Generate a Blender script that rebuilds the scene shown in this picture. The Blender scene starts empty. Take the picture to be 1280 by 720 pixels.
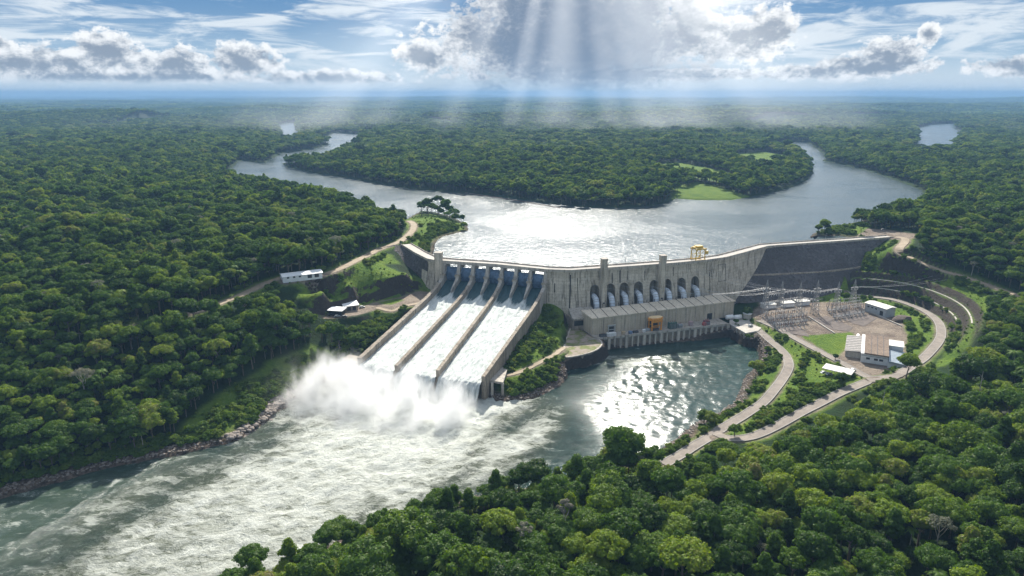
import bpy, bmesh, math, random
import numpy as np
from mathutils import Vector, Matrix
import math
from math import radians as R, sin, cos, pi, tan, atan2, hypot, sqrt
scene = bpy.context.scene
COL = scene.collection
# ------------------------------------------------------------------ camera
EYE = 180.0
PITCH = math.atan(242/853.33)          # the drone looks this far below the horizon
cd = bpy.data.cameras.new('camera'); cam = bpy.data.objects.new('camera', cd); COL.objects.link(cam)
cd.sensor_width = 36; cd.lens = 24; cd.clip_start = 1; cd.clip_end = 80000
cam.location = (0, 0, EYE); cam.rotation_euler = (pi/2-PITCH, 0, 0)
scene.camera = cam
# ------------------------------------------------------------------ light and exposure
SUN_EL, SUN_AZ = 38.0, 2.0             # degrees; azimuth measured from +Y to +X: the sun stands ahead of the camera
SKY = 0.09
EXPOSURE = 0.75
vs = scene.view_settings
vs.view_transform = 'Standard'; vs.look = 'None'; vs.gamma = 1; vs.exposure = EXPOSURE; vs.use_curve_mapping = False
sd = bpy.data.lights.new('sun', 'SUN'); sd.energy = 5.0; sd.angle = R(0.53); sd.color = (1, .95, .86)
sun = bpy.data.objects.new('sun', sd); COL.objects.link(sun)
sdir = Vector((sin(R(SUN_AZ))*cos(R(SUN_EL)), cos(R(SUN_AZ))*cos(R(SUN_EL)), sin(R(SUN_EL))))
sun.rotation_euler = sdir.to_track_quat('Z', 'Y').to_euler(); sun.location = (0, 0, 600)
cy = scene.cycles
cy.max_bounces = 10; cy.diffuse_bounces = 2; cy.glossy_bounces = 2; cy.transmission_bounces = 4; cy.transparent_max_bounces = 8
cy.volume_bounces = 6; cy.sample_clamp_indirect = 4; cy.sample_clamp_direct = 30; cy.caustics_reflective = False; cy.caustics_refractive = False
cy.use_denoising = True; cy.use_adaptive_sampling = True; cy.adaptive_threshold = 0.02
cy.volume_step_rate = 1.0; cy.volume_max_steps = 96

class NT:
    """small helper to write node trees"""
    def __init__(s, t): s.t = t; s.n = t.nodes; s.l = t.links
    def node(s, ty, **kw):
        x = s.n.new(ty)
        for k, v in kw.items():
            if k in x.inputs and not hasattr(x, k): s.set(x.inputs[k], v)
            else: setattr(x, k, v)
        return x
    def set(s, inp, v):
        if isinstance(v, bpy.types.NodeSocket): s.l.new(v, inp)
        else: inp.default_value = v
    def math(s, op, a, b=None, c=None, clamp=False):
        x = s.n.new('ShaderNodeMath'); x.operation = op; x.use_clamp = clamp
        for i, v in enumerate((a, b, c)):
            if v is not None: s.set(x.inputs[i], v)
        return x.outputs[0]
    def vec(s, op, a, b=None):
        x = s.n.new('ShaderNodeVectorMath'); x.operation = op
        s.set(x.inputs[0], a)
        if b is not None: s.set(x.inputs[3 if op == 'SCALE' else 1], b)
        return x.outputs['Value'] if op in ('LENGTH', 'DOT_PRODUCT', 'DISTANCE') else x.outputs[0]
    def noise(s, vec, scale, detail=4, rough=.55, dist=0, out='Fac', lac=2.0):
        x = s.n.new('ShaderNodeTexNoise'); 
        if vec is not None: s.l.new(vec, x.inputs['Vector'])
        x.inputs['Scale'].default_value = scale; x.inputs['Detail'].default_value = detail
        x.inputs['Roughness'].default_value = rough; x.inputs['Distortion'].default_value = dist; x.inputs['Lacunarity'].default_value = lac
        return x.outputs[out]
    def maprange(s, v, a, b, c=0., d=1., smooth=True):
        x = s.n.new('ShaderNodeMapRange'); x.interpolation_type = 'SMOOTHSTEP' if smooth else 'LINEAR'
        s.set(x.inputs[0], v); s.set(x.inputs[1], a); s.set(x.inputs[2], b); s.set(x.inputs[3], c); s.set(x.inputs[4], d)
        return x.outputs[0]
    def mix(s, f, a, b):
        x = s.n.new('ShaderNodeMix'); x.data_type = 'RGBA'
        s.set(x.inputs[0], f)
        for i, v in ((6, a), (7, b)):
            if isinstance(v, (tuple, list)): v = tuple(v)[:3]+(1,)
            s.set(x.inputs[i], v)
        return x.outputs[2]
    def xyz(s, v):
        x = s.n.new('ShaderNodeSeparateXYZ'); s.l.new(v, x.inputs[0]); return x.outputs
    def comb(s, x_, y_, z_):
        x = s.n.new('ShaderNodeCombineXYZ'); s.set(x.inputs[0], x_); s.set(x.inputs[1], y_); s.set(x.inputs[2], z_); return x.outputs[0]
    def ramp(s, f, stops):
        x = s.n.new('ShaderNodeValToRGB'); s.l.new(f, x.inputs[0]); e = x.color_ramp.elements
        while len(e) < len(stops): e.new(.5)
        for i, (p, c) in enumerate(stops): e[i].position = p; e[i].color = tuple(c)[:3]+(1,)
        return x.outputs[0]
    def bump(s, h, strength=.5, dist=1., normal=None):
        x = s.n.new('ShaderNodeBump'); s.set(x.inputs['Height'], h); x.inputs['Strength'].default_value = strength; x.inputs['Distance'].default_value = dist
        if normal is not None: s.l.new(normal, x.inputs['Normal'])
        return x.outputs[0]

# ------------------------------------------------------------------ world: Nishita sky with procedural clouds by direction
world = bpy.data.worlds.new('World'); scene.world = world; world.use_nodes = True
def build_world():
    t = NT(world.node_tree); t.n.clear()
    out = t.node('ShaderNodeOutputWorld'); bg = t.node('ShaderNodeBackground'); t.l.new(bg.outputs[0], out.inputs[0])
    sky = t.node('ShaderNodeTexSky', sky_type='NISHITA', sun_disc=False, sun_elevation=R(SUN_EL), sun_rotation=R(SUN_AZ), altitude=200, air_density=1.0, dust_density=.6, ozone_density=1.6)
    tc = t.node('ShaderNodeTexCoord'); d = tc.outputs['Generated']
    o = t.xyz(d)
    az = t.math('MULTIPLY', t.math('ARCTAN2', o[0], o[1]), 180/pi)
    el = t.math('MULTIPLY', t.math('ARCSINE', o[2]), 180/pi)
    # cumulus along the horizon: heaps (azimuth, elevation, half width, half height) in degrees, outline broken by noise
    p = t.comb(az, t.math('MULTIPLY', el, 1.35), 0.0)
    n1 = t.noise(p, .34, 7, .6, .3); n2 = t.noise(p, .95, 6, .62); n3 = t.noise(p, 2.6, 5, .6)
    nn = t.math('ADD', t.math('MULTIPLY', n1, .5), t.math('ADD', t.math('MULTIPLY', n2, .34), t.math('MULTIPLY', n3, .16)))
    def deg(px, py): 
        return math.degrees(math.atan((px-640)/853.33*1.0)), (118-py)/853.33*57.3*cos(math.atan((px-640)/853.33))
    heaps = [(60,86,110,26),(165,72,46,30),(240,84,60,22),(320,82,50,26),(30,62,24,10),(420,100,110,12),(535,76,40,24),(600,60,44,30),
             (650,60,150,44),(700,60,120,64),(655,12,80,44),(760,20,130,54),(840,50,100,44),(940,52,38,36),(925,60,60,26),(1000,92,70,12),(1090,76,36,24),(1130,48,12,14),(1060,88,80,16),
             (1235,86,55,13),(780,96,240,10),(200,98,220,10)]
    dens = None
    for (px, py, rx, ry) in heaps:
        a0, e0 = deg(px, py); w = rx/853.33*57.3; h = ry/853.33*57.3
        q = t.comb(t.math('DIVIDE', t.math('SUBTRACT', az, a0), w), t.math('DIVIDE', t.math('SUBTRACT', el, e0), h), 0.0)
        v = t.math('SUBTRACT', 1.0, t.vec('LENGTH', q))
        dens = v if dens is None else t.math('SMOOTH_MAX', dens, v, .15)
    dens = t.math('MAXIMUM', dens, -1.0)
    cum = t.math('ADD', dens, t.math('MULTIPLY', t.math('SUBTRACT', nn, .52), 3.4))
    base = t.maprange(el, .45, 1.25)                        # flat cloud bases
    cum = t.math('MULTIPLY', t.maprange(cum, .02, .30), base)
    pu = t.vec('ADD', p, (.25, .75, 0.)); u1 = t.noise(pu, .34, 7, .6, .3); u2 = t.noise(pu, .95, 6, .62)
    shade = t.math('ADD', t.math('MULTIPLY', t.math('SUBTRACT', u1, n1), 2.2), t.math('MULTIPLY', t.math('SUBTRACT', u2, n2), 1.5))   # the side away from the sun is grey
    thick = t.math('ADD', dens, t.math('MULTIPLY', t.math('SUBTRACT', n1, .5), 1.6))
    thick = t.math('ADD', t.math('ADD', thick, shade), t.math('MULTIPLY', t.math('SUBTRACT', n3, .5), .7))
    dark = t.maprange(thick, .04, 1.0)
    # flatter streaks higher up and a loose broken deck overhead
    ps = t.comb(t.math('MULTIPLY', az, .35), t.math('MULTIPLY', el, 2.1), 3.0)
    st = t.maprange(t.noise(ps, .42, 7, .6, .6), .43, .62)
    st = t.math('MULTIPLY', st, t.maprange(el, 1.0, 3.0))
    hz = t.math('ADD', t.math('MAXIMUM', o[2], 0.0), .12)
    pd = t.comb(t.math('DIVIDE', o[0], hz), t.math('DIVIDE', o[1], hz), 0.0)
    deck = t.maprange(t.noise(pd, 1.1, 7, .6, .3), .42, .60)
    deck = t.math('MULTIPLY', deck, t.maprange(el, 8.0, 12.5))
    # glow round the sun, which the clouds scatter
    sn = t.vec('DOT_PRODUCT', d, tuple(sdir))
    glow = t.math('POWER', t.math('MAXIMUM', sn, 0.0), 9.0)
    kk = 1/SKY
    WHITE = tuple(v*kk for v in (.64, .645, .645)); GREY = tuple(v*kk for v in (.175, .21, .26))
    ccol = t.mix(dark, WHITE, GREY)
    blue = t.mix(t.maprange(el, 0, 7.5), tuple(v*kk for v in (.30, .40, .48)), tuple(v*kk for v in (.085, .185, .33)))
    low = t.maprange(el, 9.0, 22.0)
    base_sky = t.mix(low, blue, sky.outputs[0])
    col = t.mix(t.math('MULTIPLY', st, .85), base_sky, tuple(v*kk for v in (.52, .56, .59)))
    dcol = t.mix(glow, tuple(v*kk for v in (.35, .40, .47)), tuple(v*kk for v in (1.7, 1.6, 1.45)))
    col = t.mix(t.math('MULTIPLY', deck, .85), col, dcol)
    haze_band = t.maprange(el, -.2, 3.2, .9, 0.0)
    col = t.mix(haze_band, col, tuple(v*kk for v in (.49, .525, .54)))
    col = t.mix(t.math('MULTIPLY', cum, .96), col, ccol)
    # the broad rain-bearing cloud in the middle, and its veil of rain down to the horizon
    def lump(px, py, rx, ry, amp, lo, hi):
        a0, e0 = deg(px, py); q = t.comb(t.math('DIVIDE', t.math('SUBTRACT', az, a0), rx/853.33*57.3), t.math('DIVIDE', t.math('SUBTRACT', el, e0), ry/853.33*57.3), 0.0)
        return t.maprange(t.math('ADD', t.math('SUBTRACT', 1.0, t.vec('LENGTH', q)), t.math('MULTIPLY', t.math('SUBTRACT', nn, .5), amp)), lo, hi)
    veil = lump(725, 56, 175, 92, 2.4, -.05, .6)
    col = t.mix(t.math('MULTIPLY', veil, .92), col, tuple(v*kk for v in (.12, .165, .235)))
    br = lump(860, 22, 60, 40, 3.0, .1, .7)
    col = t.mix(t.math('MULTIPLY', br, .3), col, tuple(v*kk for v in (.66, .67, .67)))
    t.l.new(col, bg.inputs[0]); bg.inputs[1].default_value = SKY
    world.cycles.sampling_method = 'MANUAL'; world.cycles.sample_map_resolution = 512
build_world()
# ------------------------------------------------------------------ helpers
FPX = 853.33
def P(px, py, z=0.0):
    """the place at height z that the photograph shows at (px, py)"""
    a = (px-640)/FPX; b = (360-py)/FPX
    dy = cos(PITCH)+b*sin(PITCH); dz = -sin(PITCH)+b*cos(PITCH)
    if dz > -.004: dz = -.004
    t = (z-EYE)/dz
    return np.array((a*t, dy*t))
def V3(p, z): return Vector((float(p[0]), float(p[1]), float(z)))

rng = np.random.default_rng(7); random.seed(7)
def _hash(ix, iy, s):
    h = (ix*374761393 + iy*668265263 + s*974634777) & 0xffffffff
    h = ((h ^ (h >> 13))*1274126177) & 0xffffffff
    return ((h ^ (h >> 16)) & 0xffff)/65535.0
def vnoise(x, y, s=0):
    ix = np.floor(x).astype(np.int64); iy = np.floor(y).astype(np.int64); fx = x-ix; fy = y-iy
    fx = fx*fx*(3-2*fx); fy = fy*fy*(3-2*fy)
    a = _hash(ix, iy, s); b = _hash(ix+1, iy, s); c = _hash(ix, iy+1, s); d = _hash(ix+1, iy+1, s)
    return (a*(1-fx)+b*fx)*(1-fy)+(c*(1-fx)+d*fx)*fy
def fbm(x, y, oct=4, s=0):
    v = 0; a = .5; tot = 0
    for i in range(oct):
        v = v+a*vnoise(x, y, s+i*17); tot += a; a *= .5; x = x*2.03+11.3; y = y*2.03+5.7
    return v/tot                                            # 0..1
def sstep(a, b, x):
    t = np.clip((x-a)/(b-a), 0, 1); return t*t*(3-2*t)
def seg_dist(X, Y, poly, closed=True):
    """distance to a polyline, with the parameter of the nearest point (index + fraction)"""
    D = np.full(X.shape, 1e12); T = np.zeros(X.shape); n = len(poly)
    for i in range(n if closed else n-1):
        x0, y0 = poly[i]; x1, y1 = poly[(i+1) % n]; dx, dy = x1-x0, y1-y0; L = dx*dx+dy*dy+1e-9
        t = np.clip(((X-x0)*dx+(Y-y0)*dy)/L, 0, 1)
        d = (X-x0-t*dx)**2+(Y-y0-t*dy)**2
        m = d < D; D = np.where(m, d, D); T = np.where(m, i+t, T)
    return np.sqrt(D), T
def inside(X, Y, poly):
    r = np.zeros(X.shape, bool); n = len(poly)
    for i in range(n):
        x0, y0 = poly[i]; x1, y1 = poly[(i+1) % n]
        if y0 == y1: continue
        c = ((y0 > Y) != (y1 > Y)) & (X < (x1-x0)*(Y-y0)/(y1-y0)+x0)
        r ^= c
    return r
def sdist(X, Y, poly):
    """signed distance, negative inside"""
    d, _ = seg_dist(X, Y, poly); return np.where(inside(X, Y, poly), -d, d)
def smooth_line(pts, k=6):
    """Catmull-Rom through points"""
    pts = [np.array(p, float) for p in pts]; out = []
    for i in range(len(pts)-1):
        p0 = pts[max(i-1, 0)]; p1 = pts[i]; p2 = pts[i+1]; p3 = pts[min(i+2, len(pts)-1)]
        for j in range(k):
            t = j/k
            out.append(.5*((2*p1)+(-p0+p2)*t+(2*p0-5*p1+4*p2-p3)*t*t+(-p0+3*p1-3*p2+p3)*t**3))
    out.append(pts[-1]); return out

def new_mat(name):
    m = bpy.data.materials.new(name); m.use_nodes = True; t = NT(m.node_tree); t.n.clear()
    out = t.node('ShaderNodeOutputMaterial'); b = t.node('ShaderNodeBsdfPrincipled'); t.l.new(b.outputs[0], out.inputs[0])
    return m, t, b, out
def simple(name, col, rough=.7, metal=0., var=.15, scale=1.2, bump=0., coords='Object'):
    """a plain surface with uneven tone"""
    m, t, b, out = new_mat(name); tc = t.node('ShaderNodeTexCoord')
    geo = t.node('ShaderNodeNewGeometry')
    v = geo.outputs['Position'] if coords == 'World' else tc.outputs['Object']
    n = t.noise(v, scale, 6, .6)
    c = t.mix(t.maprange(n, .3, .7), tuple(x*(1-var) for x in col), tuple(min(1, x*(1+var)) for x in col))
    t.l.new(c, b.inputs['Base Color']); b.inputs['Roughness'].default_value = rough; b.inputs['Metallic'].default_value = metal
    if bump: t.l.new(t.bump(t.noise(v, scale*4, 5, .6), bump, .2), b.inputs['Normal'])
    return m

def link(o, parent=None):
    COL.objects.link(o)
    if parent is not None: o.parent = parent
    return o
def tag(o, label=None, cat=None, group=None, kind=None):
    if label: o['label'] = label
    if cat: o['category'] = cat
    if group: o['group'] = group
    if kind: o['kind'] = kind
    return o
def thing(name, loc=(0, 0, 0), rz=0., label=None, cat=None, group=None):
    o = bpy.data.objects.new(name, None); o.location = loc; o.rotation_euler = (0, 0, rz); o.empty_display_size = 1
    return tag(link(o), label, cat, group)
def mesh_obj(name, verts, faces, mat, parent=None, smooth=False, mats=None, midx=None):
    me = bpy.data.meshes.new(name); me.from_pydata([tuple(map(float, v)) for v in verts], [], [tuple(f) for f in faces])
    for mm in (mats or [mat]): me.materials.append(mm)
    if midx is not None: me.polygons.foreach_set('material_index', midx)
    if smooth: me.polygons.foreach_set('use_smooth', [True]*len(me.polygons))
    me.update(); o = bpy.data.objects.new(name, me); return link(o, parent)
class MB:
    """collects shapes for ONE mesh"""
    def __init__(s): s.v = []; s.f = []; s.m = []; s.mi = 0
    def add(s, vs, fs):
        k = len(s.v); s.v += [tuple(map(float, v)) for v in vs]; s.f += [tuple(i+k for i in f) for f in fs]; s.m += [s.mi]*len(fs)
    def box(s, x0, x1, y0, y1, z0, z1):
        s.add([(x, y, z) for z in (z0, z1) for x, y in ((x0, y0), (x1, y0), (x1, y1), (x0, y1))],
              [(0, 3, 2, 1), (4, 5, 6, 7), (0, 1, 5, 4), (1, 2, 6, 5), (2, 3, 7, 6), (3, 0, 4, 7)])
    def cbox(s, c, d, rz=0.):
        """box by centre and size, turned about z"""
        ca, sa = cos(rz), sin(rz)
        vs = []
        for z in (-d[2]/2, d[2]/2):
            for x, y in ((-1, -1), (1, -1), (1, 1), (-1, 1)):
                a, b = x*d[0]/2, y*d[1]/2; vs.append((c[0]+a*ca-b*sa, c[1]+a*sa+b*ca, c[2]+z))
        s.add(vs, [(0, 3, 2, 1), (4, 5, 6, 7), (0, 1, 5, 4), (1, 2, 6, 5), (2, 3, 7, 6), (3, 0, 4, 7)])
    def prism(s, poly, z0, z1):
        """poly: (x,y) points; z0/z1 number or list"""
        n = len(poly); a = sum(poly[i][0]*poly[(i+1) % n][1]-poly[(i+1) % n][0]*poly[i][1] for i in range(n))
        Z0 = z0 if hasattr(z0, '__len__') else [z0]*n; Z1 = z1 if hasattr(z1, '__len__') else [z1]*n
        idx = list(range(n)); 
        if a < 0: idx.reverse()
        vs = [(poly[i][0], poly[i][1], Z0[i]) for i in idx]+[(poly[i][0], poly[i][1], Z1[i]) for i in idx]
        s.add(vs, [tuple(range(n))[::-1], tuple(range(n, 2*n))]+[(i, (i+1) % n, n+(i+1) % n, n+i) for i in range(n)])
    def tube(s, a, b, r0, r1=None, n=6, caps=True):
        a = Vector(a); b = Vector(b); r1 = r0 if r1 is None else r1; d = (b-a)
        if d.length < 1e-6: return
        d.normalize(); u = d.orthogonal().normalized(); w = d.cross(u)
        vs = [p+(u*cos(2*pi*i/n)+w*sin(2*pi*i/n))*r for p, r in ((a, r0), (b, r1)) for i in range(n)]
        fs = [(i, (i+1) % n, n+(i+1) % n, n+i) for i in range(n)]
        if caps: fs += [tuple(range(n))[::-1], tuple(range(n, 2*n))]
        s.add(vs, fs)
    def path(s, pts, rs, n=8, caps=True):
        pts = [Vector(p) for p in pts]; vs = []; m = len(pts)
        rs = rs if hasattr(rs, '__len__') else [rs]*m
        u = None
        for i, p in enumerate(pts):
            d = (pts[min(i+1, m-1)]-pts[max(i-1, 0)]).normalized()
            u = d.orthogonal().normalized() if u is None else (u-d*u.dot(d)).normalized()
            w = d.cross(u); vs += [p+(u*cos(2*pi*k/n)+w*sin(2*pi*k/n))*rs[i] for k in range(n)]
        fs = [(i*n+k, i*n+(k+1) % n, (i+1)*n+(k+1) % n, (i+1)*n+k) for i in range(m-1) for k in range(n)]
        if caps: fs += [tuple(range(n))[::-1], tuple(range((m-1)*n, m*n))]
        s.add(vs, fs)
    def build(s, name, mat, parent=None, smooth=False, mats=None):
        return mesh_obj(name, s.v, s.f, mat, parent, smooth, mats, s.m if mats else None)
def bevel(o, w=.05, seg=1):
    md = o.modifiers.new('bevel', 'BEVEL'); md.width = w; md.segments = seg; md.limit_method = 'ANGLE'; md.angle_limit = R(40); return o
def copy_tree(o, parent=None, loc=None, rz=None):
    c = o.copy(); COL.objects.link(c); c.parent = parent
    if loc is not None: c.location = loc
    if rz is not None: c.rotation_euler = (0, 0, rz)
    for ch in KIDS(o): copy_tree(ch, c)
    return c
def KIDS(o): return [x for x in list(o.children)]
ICO = None
def ico():
    global ICO
    if ICO is None:
        bm = bmesh.new(); bmesh.ops.create_icosphere(bm, subdivisions=2, radius=1); bm.verts.ensure_lookup_table()
        ICO = (np.array([v.co[:] for v in bm.verts]), [tuple(v.index for v in f.verts) for f in bm.faces]); bm.free()
    return ICO
# ------------------------------------------------------------------ terrain: heights surveyed at places seen in the photograph
CTRL = """
-150 660 1; 0 622 1; 60 605 1; 130 585 1; 200 572 1; 250 562 1; 300 548 1; 330 528 1; 355 505 1.5; 380 488 2; 410 472 3; 430 462 3
-150 570 14; 0 560 12; 100 540 10; 200 520 9; 300 485 12; 350 455 14; 395 440 13; 425 432 12; 448 436 11
-150 490 28; 0 480 26; 150 460 25; 250 440 26; 330 422 26; 380 405 26; 430 410 20
-200 400 44; 0 400 42; 120 395 42; 185 400 42; 240 387 44; 300 363 46; 340 350 48; 380 348 48; 410 344 48; 430 338 48.5
-200 320 56; 0 330 55; 200 330 54; 340 310 55; 450 300 54; 500 290 51; 512 283 50.5; 470 313 49.5; 495 303 50; 300 290 56; 400 270 54; 480 262 50
0 270 56; 200 260 56; 340 245 53
400 362 42; 440 356 41; 480 345 42; 480 332 45; 505 345 40; 420 372 32; 400 386 25; 430 392 25; 450 380 25; 470 378 25; 500 372 25; 525 366 25; 540 365 25; 500 384 24.5; 530 377 24.5
470 400 20; 440 422 15; 515 385 21; 480 425 14
550 290 50; 575 287 46.5; 540 274 52; 525 268 51; 512 264 52; 560 280 49; 560 300 44
600 385 17; 580 420 10; 545 440 6; 500 430 8; 470 447 4; 530 480 -4; 470 465 -3; 590 470 -3; 640 350 26; 600 345 26; 560 345 26
692 372 27; 705 375 22; 700 392 19; 680 410 17; 665 425 14; 648 440 12; 690 405 15; 630 458 8; 622 472 7; 650 470 8; 690 455 8.6; 640 485 3; 680 483 2; 700 472 2
705 445 9; 730 430 9; 750 428 9; 715 408 9; 725 400 9; 712 390 10; 770 390 9; 850 385 9; 900 380 9; 930 383 9.5
300 620 -6; 150 690 -6; 500 560 -6; 700 520 -6; 850 470 -6; 450 610 -6; 600 540 -6; 0 700 -6; 800 450 -6
930 398 9; 950 400 10; 960 380 11; 1000 400 11; 1060 385 11.5; 1090 380 12; 1060 400 11; 1100 430 12; 1060 460 11; 1020 440 10.5
975 425 9.5; 990 455 9; 975 490 8; 950 510 7; 905 535 6; 870 555 5.5; 840 575 5; 935 505 3; 953 445 3.5; 950 470 2.5; 925 495 1.5; 890 520 1.5; 850 545 1.5
1000 490 10; 1050 490 11.5; 1100 472 12; 1150 450 12; 1180 425 12.5; 1180 405 12.5; 1165 385 12.5; 1120 370 12.5; 1075 361 12.5; 1040 362 12; 1040 520 10; 960 545 7.5; 920 548 6.5
1195 405 14; 1212 400 18; 1232 400 22; 1200 380 20; 1180 372 20; 1150 358 21; 1110 350 22; 1080 345 24; 1185 440 14; 1205 440 16.5; 1222 420 20
1225 368 25; 1060 340 29; 1090 328 35; 1108 312 43; 1140 340 32; 1180 352 28
1125 300 50; 1118 310 50; 1145 325 42; 1165 333 38; 1200 345 33; 1240 358 29; 1280 372 26; 1340 395 24; 1130 290 51; 1090 288 50; 1060 292 49; 1030 285 47.5; 1150 290 52
1280 345 34; 1200 310 48; 1250 300 50; 1400 340 44; 1150 270 50
1250 420 24; 1280 450 24; 1280 400 26; 1380 450 26; 1280 520 22; 1400 550 24; 1200 480 17; 1280 600 20; 1200 560 15; 1100 520 12.5; 1000 590 10; 1280 720 20; 1400 750 22; 1100 620 14; 1000 720 14
900 610 8; 850 640 8; 700 700 9; 600 670 6; 500 700 5; 420 740 3; 800 600 5; 760 610 4; 800 577 1.5; 740 597 1.5; 700 608 1.5; 640 612 1.5; 600 620 1.5; 540 637 1.5; 480 657 1.5; 430 675 1.5; 380 697 1; 300 735 1
600 900 8; 1000 1000 14; 200 900 1; 0 900 -6
"""
ctrl = []
for line in CTRL.strip().replace('\n', ';').split(';'):
    a, b, c = map(float, line.split()); q = P(a, b, c); ctrl.append((q[0], q[1], c))
ctrl = np.array(ctrl); _d = np.hypot(ctrl[:, None, 0]-ctrl[None, :, 0], ctrl[:, None, 1]-ctrl[None, :, 1])
def _phi(r): return r                                        # biharmonic in 3-D: gentle between the surveyed points
_n = len(ctrl); _A = np.zeros((_n+3, _n+3)); _A[:_n, :_n] = _phi(_d)+np.eye(_n)*-.6
_A[:_n, _n] = 1; _A[:_n, _n+1:] = ctrl[:, :2]*.001; _A[_n:, :_n] = _A[:_n, _n:].T
_w = np.linalg.solve(_A, np.concatenate([ctrl[:, 2], np.zeros(3)]))
def near_h(X, Y):
    s = np.shape(X); x = np.ravel(X).astype(float); y = np.ravel(Y).astype(float); out = np.empty(x.shape)
    for i in range(0, len(x), 20000):
        r = np.hypot(x[i:i+20000, None]-ctrl[None, :, 0], y[i:i+20000, None]-ctrl[None, :, 1])
        out[i:i+20000] = _phi(r)@_w[:_n]+_w[_n]+(x[i:i+20000]*_w[_n+1]+y[i:i+20000]*_w[_n+2])*.001
    return out.reshape(s)
def far_blend(X, Y):
    cx = np.clip(X, -420, 520); cy_ = np.clip(Y, 60, 760)
    return sstep(0, 160, np.hypot(X-cx, Y-cy_))
def Q(px, py):
    """the ground point the photograph shows at (px, py)"""
    lo, hi = 0.0, 75.0                                       # height along the ray; walk down from above
    best = 0.0
    zs = np.linspace(hi, lo-8, 90); pts = np.array([P(px, py, z) for z in zs]); h = near_h(pts[:, 0], pts[:, 1])
    for i in range(len(zs)-1):
        if zs[i] >= h[i] and zs[i+1] <= h[i+1]:
            f = (zs[i]-h[i])/((zs[i]-h[i])-(zs[i+1]-h[i+1])+1e-9); return pts[i]*(1-f)+pts[i+1]*f
    return P(px, py, 45)
def pts_(s): return [tuple(map(float, p.split())) for p in s.replace('\n', ';').split(';') if p.strip()]
def QP(s): return [tuple(Q(*p)) for p in pts_(s)]
# the dam's line in plan: downstream edge of the crest road, z = 50
CREST = [P(*p, 50) for p in [(501,306),(519,317),(534,324.5),(546,326.8),(553.6,327),(620,331.5),(684,338),(714,339),(751,336.4),(800,333),(845,329.5),(883,326),(908,322.5),(933,315.8),(960,308.5),(1000,305.5),(1060,301.5),(1118,297)]]
# reservoir shore; near banks are placed where trees stand in front of the water
RES = [tuple(P(a, b, z)) for a, b, z in [
 (545,302,45),(552,296,45),(572,291,45),(586,288,45),(583,281,45),(564,270,46),(545,264,47),(526,260,49),(508,260,58),(490,257,63),(470,250,63),(430,239,63),(400,231,63),(370,225,63),(335,218,64),(300,213,64),(278,208,62),
 (300,196,52),(330,191,66),(352,186,56),(392,181,56),(413,175,56),(400,169,60),(418,166,45),(449,168,45),(446,173,66),(428,178,70),(415,183,70),(385,189,68),(358,195,60),(350,202,48),(358,209,45),(385,215,45),(430,222,45),(480,231,45),(520,237,45),(560,240,45),(600,243,45),(640,248,45),(690,255,45),(730,259,45),(775,260,45),(810,258,45),(835,253,45),(845,248,45),(870,250,45),(915,250,45),(950,244,45),
 (985,236,45),(1008,226,45),(1018,216,45),(1015,206,45),(1000,196,45),(980,188,45),(962,182,45),(985,177.5,45),(1010,178,45),(1035,182,70),(1030,186,70),(1060,191,70),(1090,200,66),(1125,210,66),(1155,220,66),(1161,232,66),(1140,246,66),(1100,255,60),(1070,262,60),(1040,268,60),(1018,274,60),(1011,283,58),(1022,289,50),(1050,295,45),(1070,298,45)]]
_up = [np.array(p) for p in CREST]
def off_line(line, d):
    out = []
    for i, p in enumerate(line):
        a = line[max(i-1, 0)]; b = line[min(i+1, len(line)-1)]; t = (b-a)/np.hypot(*(b-a)); n = np.array((t[1], -t[0])) # downstream (to the right of travel, towards the camera)
        out.append(p+n*d)
    return out
axis = off_line(CREST, -4)
RES_WATER = RES+[tuple(axis[i]) for i in range(16, 1, -1)]
LAKE = [tuple(P(a, b, z)) for a, b, z in [(1138,172,78),(1150,166,78),(1146,160,45),(1165,155.5,45),(1192,154.5,45),(1194,161,45),(1204,165,45),(1190,172,78),(1160,174,78)]]
REACH = [tuple(P(a, b, z)) for a, b, z in [(338,161,78),(352,159,78),(346,156,45),(360,153.5,45),(373,154,45),(368,158,45),(374,161,78),(355,163,78)]]
RIVER = QP("-150 655; 0 620; 60 603; 130 583; 200 570; 250 560; 300 546; 330 526; 355 504; 380 487; 410 471; 440 462; 470 470; 530 475; 600 480; 612 498; 640 503; 668 499; 690 488; 706 476")
RIVER += [tuple(P(a, b, 0)) for a, b in [(709,464),(722,460),(736,457),(747,452.5),(754,445),(757,437),(912,421),(931,433),(948,434)]]
RIVER += QP("952 447; 942 460; 930 472; 926 486; 920 500; 900 515; 885 520; 862 533; 845 548; 825 562; 800 575; 740 595; 700 606; 640 611; 600 618; 540 635; 480 655; 430 672; 380 694; 300 732; 200 800; 0 900; -300 900; -400 700")
def line_side(X, Y, line):
    """True upstream of the dam's line"""
    ln = [np.array(line[0])+np.array((-900, 90))]+list(line)+[np.array(line[-1])+np.array((900, 60))]
    poly = [tuple(p) for p in ln]+[(3000, 5000), (-3000, 5000)]
    return inside(X, Y, poly)
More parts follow.
